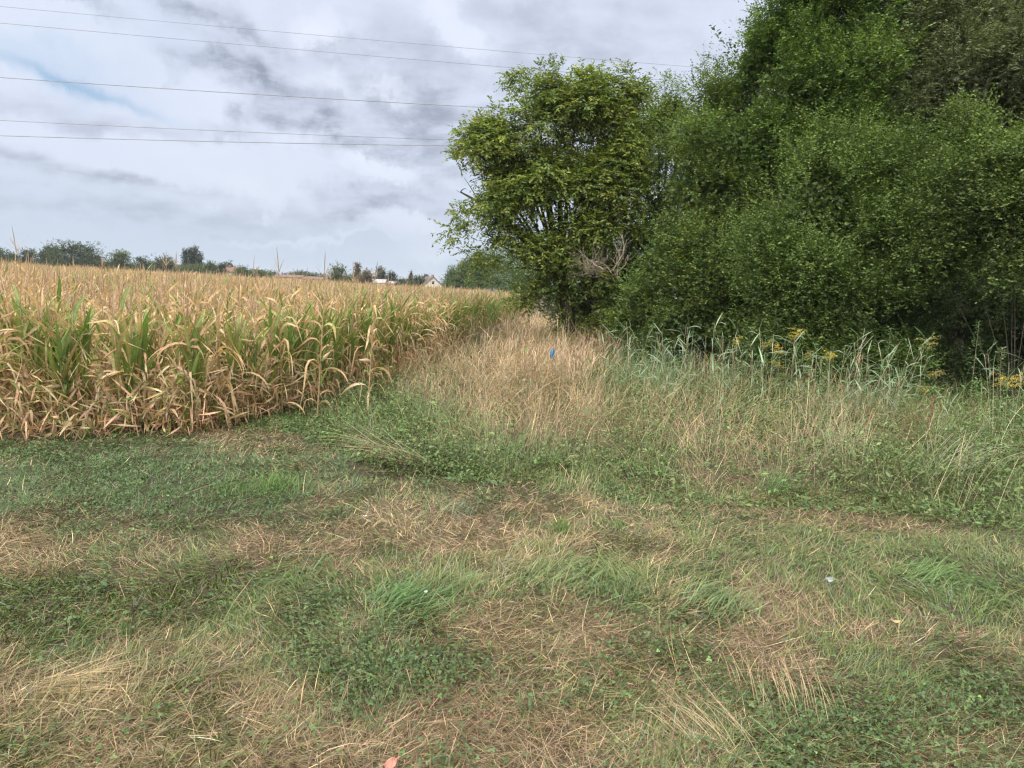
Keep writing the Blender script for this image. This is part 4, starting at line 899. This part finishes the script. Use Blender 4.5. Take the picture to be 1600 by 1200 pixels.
for k, (px_, Y_, yt, lab, w_, dl) in enumerate([(1246, 12.2, 513, 'tallest orange tinted goldenrod, leaning over the dark bush', 1.3, False), (1200, 12.8, 534, 'small dull goldenrod left of the bright yellow one', .9, True),
        (1217, 12.4, 541, 'bright yellow goldenrod just left of the tallest one', 1.0, False), (1265, 12.3, 550, 'tiny goldenrod between the tallest one and the brightest one', .6, True), (1298, 11.6, 548, 'brightest yellow goldenrod above a sheaf of pale leaning stems', 1.0, False),
        (1155, 12.9, 527, 'smallest goldenrod at the left among the blue green reeds', .6, False), (1213, 11.8, 566, 'low flat goldenrod below the bright yellow one', 1.0, True), (1452, 11.4, 530, 'orange goldenrod with wide sprays in front of the dark hollow', 1.5, True),
        (1462, 11.0, 580, 'greenish goldenrod in front of the orange one', 1.0, True), (1575, 9.8, 592, 'wide yellow goldenrod near the right border of the picture', 1.7, False), (1598, 9.9, 588, 'goldenrod cut by the right border of the picture', 1.3, False), (1440, 10.8, 606, 'low dull goldenrod over the red weed stalk', .9, True)]):
    goldenrod(px_, 0, Y_, yt, lab, 900+k, w_, dl)
def sapling(px, Y, ytop, label, seed, cat='sapling', name='sapling', leaf=.05, col=(.10, .17, .06), lean=0):
    global RNG
    RNG = np.random.default_rng(seed); top = at(px, ytop, Y); bs = top.copy(); bs[0] -= lean; bs[2] = gh(bs[0], Y); H = top[2]-bs[2]; e = empty(name, bs, label, cat)
    zz = np.linspace(0, 1, 7); st = np.stack([lean*zz, 0*zz, zz*H], -1); G = Geo().add(tube(st, np.linspace(.009, .003, 7), 5, (.2, .15, .1)))
    obj('stem', mesh('stem', *G.get(), M_REED), e); n = int(H*130); f = U(.2, 1, n)**.8; B = np.stack([np.interp(f, zz, st[:, i]) for i in range(3)], -1)
    az = U(0, 6.28, n); rr = U(0, .20, n)*(1.15-f); B = B+np.stack([np.cos(az)*rr, np.sin(az)*rr, rr*.6], -1)
    dv = unit(np.stack([np.cos(az), np.sin(az), U(-.1, .8, n)], -1)); obj('foliage', mesh('foliage', *diamonds(B, dv, unit(np.array([0, 0, 1])+rdir(n)*.5), leaf*U(.7, 1.3, n), leaf*.42, col_var(col, n, .22)), M_REED), e)
sapling(1530, 12.0, 502, 'slim sapling with small leaves standing before the dark hollow', 31)
sapling(1566, 11.8, 545, 'short pale leaved sapling right of the slim one', 32, leaf=.06, col=(.16, .22, .09))
sapling(1527, 10.4, 592, 'bright green nettle like weed under the slim sapling', 33, 'weed', 'tall_weed', .06, (.13, .24, .07))
sapling(1392, 12.6, 512, 'dark leafy weed shoot left of the dark hollow', 34, 'weed', 'tall_weed', .06)
# dead reed with bleached stalk
g = at(1330, 600, 11.8); g[2] = gh(g[0], g[1]); e = empty('dead_reed', g, 'bleached dead reed with an orange joint and stiff pale side shoots', 'reed'); H = at(1342, 512, 11.8)[2]-g[2]
obj('stalk', mesh('stalk', *tube([(0, 0, 0), (.04, 0, H*.4), (.10, 0, H*.7), (.13, 0, H)], [.009, .008, .006, .003], 6), M_DEAD), e)
RNG = np.random.default_rng(5)
obj('foliage', mesh('foliage', *strips(np.array([[.06, 0, H*z] for z in (.35, .5, .62, .66, .7, .74)]), np.array([0, .2, -.3, 3.0, .1, .3]), np.array([.45, .5, .35, .25, .4, .3]), np.array([.9, .6, .7, .8, 1.0, 1.1]), np.array([1.9, 1.2, .5, .4, .2, .1]), .014, 6, 1.3, 0, 'leaf', 0, (.46, .42, .33), (.5, .46, .38)), M_REED), e)
ring = tube([(.085, 0, H*.60), (.10, 0, H*.70)], [.014, .009], 6, (.50, .20, .08)); obj('joint', mesh('joint', *ring, M_REED), e)
# red dock stalk
def stalk(name, px, pyb, H, label, cat, c, seed, n=90):
    global RNG
    RNG = np.random.default_rng(seed); g = ground(px, pyb); e = empty(name, g, label, cat); obj('stem', mesh('stem', *tube([(0, 0, 0), (.01, 0, H*.5), (.02, 0, H)], [.005, .004, .002], 5, c), M_REED), e)
    z = U(.3, 1, n)*H; P = np.stack([.02*z/H+RNG.normal(0, .014, n), RNG.normal(0, .014, n), z], -1); obj('seed_head', mesh('seed_head', *diamonds(P, rdir(n), rdir(n), .022, .016, col_var(c, n, .2)), M_REED), e)
stalk('dock_plant', 1449, 690, .62, 'reddish brown dock stalk right of the pale cut stems', 'weed', (.22, .085, .055), 61)
stalk('dock_plant', 205, 1000, .22, 'short dark plantain stalk sticking up from the mown grass at left', 'weed', (.14, .12, .07), 62, 50)

# loose green tussocks that stand clear of the sward
def tussock(px, py, n, L, label, col, seed, lean=None, spread=.05, wd=.005, th=1.25, name='grass_tussock', c1=None, bend=.7, cat='grass tuft'):
    global RNG
    RNG = np.random.default_rng(seed); g = ground(px, py); B = np.stack([RNG.normal(0, spread, n), RNG.normal(0, spread, n), 0*np.zeros(n)], -1)
    B[:, 2] = gh(B[:, 0]+g[0], B[:, 1]+g[1])-g[2]-.005
    az = U(0, 6.28, n) if lean is None else lean+RNG.normal(0, .35 if name == 'grass_tussock' else .16, n); c = col_var(col, n, .18, .05)
    wd_ = max(wd, .0008*g[1])
    return obj(name, mesh(name, *strips(B, az, L*U(.6, 1.15, n), RNG.normal(th, .2, n), np.abs(RNG.normal(bend, .3, n)), wd_*U(.7, 1.2, n), 6, 1.5, U(-.8, .8, n), 'grass', .15, c*.85, c*1.15 if c1 is None else col_var(c1, n, .1)), M_GRASS), None, g, label=label, category=cat, group='grass tufts standing out of the sward' if name == 'grass_tussock' else None) if name == 'grass_tussock' else obj(name, mesh(name, *strips(B, az, L*U(.6, 1.15, n), RNG.normal(th, .2, n), np.abs(RNG.normal(bend, .3, n)), wd_*U(.7, 1.2, n), 6, 1.5, U(-.8, .8, n), 'grass', .15, c*.85, c*1.15), M_GRASS), None, g, label=label, category=cat)
GC = (.12, .22, .045)
for a in [(877, 832, 60, .17, 'bright green upright grass tuft in the straw patch of the middle track', (.14, .26, .05), 1, None, .05, .005, 1.3), (966, 832, 9, .13, 'few thin upright green blades right of the bright green tuft', GC, 2, None, .015, .005, 1.45),
          (430, 765, 240, .17, 'lush light green grass clump left of the flattened stalks', (.16, .27, .06), 3, None, .13, .005, 1.35), (365, 772, 110, .13, 'smaller light green grass clump left of the lush one', (.15, .25, .06), 4, None, .12, .005, 1.3),
          (620, 945, 240, .22, 'dark green tussock combed over to the right in the middle of the track', (.12, .21, .06), 5, .3, .13, .006, .75), (690, 922, 130, .20, 'lighter tip of the combed tussock, right of the dark green one', (.17, .24, .07), 6, .2, .10, .005, .7),
          (985, 905, 200, .20, 'yellow green tussock combed to the upper left', (.23, .28, .09), 7, 2.7, .15, .005, .8), (860, 905, 160, .19, 'pale yellow green tussock left of the combed one', (.25, .29, .10), 8, .5, .13, .005, .75), (1105, 945, 120, .19, 'blue green tussock with broad blades right of the track middle', (.17, .24, .08), 9, .6, .10, .007, .7),
          (205, 995, 26, .12, 'small upright tuft around the dark plantain stalk', GC, 10, None, .03, .006, 1.35), (1440, 905, 200, .22, 'tussock of long arching green blades on the right side of the track', (.16, .25, .07), 11, .2, .14, .006, .7), (1560, 945, 160, .22, 'arching green tussock at the right border of the track', (.14, .24, .07), 12, 2.9, .15, .006, .7),
          (580, 1040, 20, .10, 'small tuft of yellowish blades at the left of the straw patch', (.28, .28, .09), 13, None, .04, .004, 1.2), (230, 1120, 30, .13, 'yellow green tuft in the dry straw at lower left', (.24, .25, .07), 14, None, .05, .004, 1.25),
          (822, 1110, 26, .09, 'short grey green tuft in the lower middle of the straw', (.14, .19, .09), 15, None, .02, .005, 1.4), (1200, 770, 90, .30, 'tuft of long green blades under the dry stalks at the mown edge', (.13, .21, .06), 16, .4, .08, .006, 1.0), (710, 800, 120, .13, 'bluish green tuft at the top of the straw patch', (.15, .23, .11), 17, .6, .12, .005, .9),
          (1345, 640, 55, .55, 'clump of pale blue green broad blades before the thicket', (.20, .30, .20), 18, None, .12, .012, 1.25), (1310, 720, 45, .75, 'sheaf of long pale stems leaning right below the brightest goldenrod', (.30, .30, .16), 19, .9, .12, .003, .95), (1480, 735, 60, .95, 'sheaf of bleached stems leaning far to the right', (.40, .37, .24), 20, .3, .10, .003, .55)]:
    px_, py_, n_, L_, lab_, c_, sd_, ln_, sp_, wd_, th_ = a; c_ = tuple(v*k_ for v, k_ in zip(c_, (.72, .78, .9)))
    tussock(px_, py_, n_, L_, lab_, c_, sd_, ln_, sp_, wd_, th_)
# flattened sheaf lying left of the dark hollow, and the sheaf arching in the lower right
STR = (.44, .34, .22)
tussock(668, 738, 150, .80, 'sheaf of flattened brown grass stalks lying to the left at the mown edge', (.36, .28, .19), 30, 3.05, .09, .003, .12, 'flattened_stalks', None, .12, 'grass stalks')
tussock(610, 705, 60, .8, 'thin pale stalks lying to the left above the flattened brown sheaf', (.33, .31, .19), 31, 2.98, .10, .003, .14, 'flattened_stalks', None, .15, 'grass stalks')
tussock(1120, 1165, 70, .34, 'arching straw coloured sheaf combed to the upper left in the lower right', STR, 32, 2.35, .12, .002, .6, 'dry_grass_sheaf', None, .8, 'grass stalks')
tussock(1230, 1110, 60, .28, 'upright dry straw sheaf right of the arching one', (.40, .30, .19), 33, 1.9, .13, .002, 1.0, 'dry_grass_sheaf', None, .5, 'grass stalks')
tussock(60, 1075, 110, .42, 'yellow straw sheaf lying flat at the lower left border', (.50, .40, .23), 34, .05, .05, .0025, .16, 'dry_grass_sheaf', None, .2, 'grass stalks')

# ------------------------------------------------------------------ litter and other small things
def curled(name, px, py, L, Wd, label, cat, c, curl=.6, seed=1, rz=0, lift=.02, rough=.5):
    rs = np.random.default_rng(seed); n = 9; V = []
    for i in range(n):
        for j in range(n):
            u = i/(n-1)*2-1; v = j/(n-1)*2-1; r = 1-abs(u)**2.2*.75; V.append((u*L/2, v*Wd/2*r, (u*u*curl*L*.25)+(v*v*curl*Wd*.4)+rs.normal(0, .0012)))
    Q = [(i*n+j, i*n+j+1, (i+1)*n+j+1, (i+1)*n+j) for i in range(n-1) for j in range(n-1)]
    m = plainmat(name+'_surface', tuple(k*.8 for k in c), c, 60, rough); g = ground(px, py)
    me = mesh(name, np.array(V), np.array(Q), None, m, True); o = obj(name, me, None, g+np.array([0, 0, lift]), label=label, category=cat); o.rotation_euler = (rs.normal(0, .35)+.35, rs.normal(0, .2), rz)
    md = o.modifiers.new('thickness', 'SOLIDIFY'); md.thickness = .0008
    return o
curled('fallen_leaf', 610, 1206, .055, .038, 'pinkish red fallen leaf at the bottom edge of the straw', 'leaf', (.50, .22, .17), .5, 1, .9, .03)
curled('fallen_leaf', 1397, 985, .060, .026, 'small tan curled leaf in the grass at the lower right', 'leaf', (.52, .36, .20), .8, 2, .1, .045)
curled('paper_scrap', 1291, 921, .065, .035, 'crumpled whitish scrap of paper in the grass right of the middle', 'litter', (.36, .38, .40), 1.2, 3, .3, .055)
curled('paper_scrap', 664, 942, .030, .018, 'small white scrap beside the dark green combed tussock', 'litter', (.75, .8, .85), .9, 4, 1.2, .06)
curled('paper_scrap', 570, 815, .03, .018, 'tiny white speck on the straw left of the middle', 'litter', (.7, .7, .68), .9, 5, .4, .04)
# bright blue marker standing in the pale dry grass: a thin stake with a plastic flag
g = at(861, 600, 15.0); g[2] = gh(g[0], g[1]); top = at(862, 545, 15.0)[2]-g[2]
e = empty('marker_stake', g, 'thin stake with a bright blue plastic cap standing in the pale dry grass', 'marker')
obj('stake', mesh('stake', *tube([(0, 0, 0), (.004, 0, top*.5), (0, 0, top-.02)], [.008, .008, .007], 6), M_DEAD, True), e)
z0 = top-.19; M_BLUE = plainmat('blue_plastic', (.01, .12, .30), (.02, .19, .40), 30, .35)
obj('cap', mesh('cap', *tube([(0, 0, z0), (0, 0, z0+.02), (0, 0, z0+.12), (0, 0, z0+.17), (0, 0, z0+.19)], [.028, .04, .043, .035, .012], 12), M_BLUE, True), e)
print('objects', len(bpy.data.objects), 'polys', sum(len(o.data.polygons) for o in bpy.data.objects if o.type == 'MESH'))

# ------------------------------------------------------------------ thin air
hz = mesh('haze', *box(-1560, 1560, -460, 1900, -32, 34))
mh = bpy.data.materials.new('air'); mh.use_nodes = True; b = NB(mh.node_tree); b.n.clear(); o_ = b.new('ShaderNodeOutputMaterial'); v_ = b.new('ShaderNodeVolumePrincipled')
v_.inputs['Color'].default_value = (.80, .86, .95, 1); v_.inputs['Density'].default_value = .0002; b.l.new(v_.outputs[0], o_.inputs['Volume'])
hz.materials.clear(); hz.materials.append(mh); obj('haze', hz, kind='stuff')
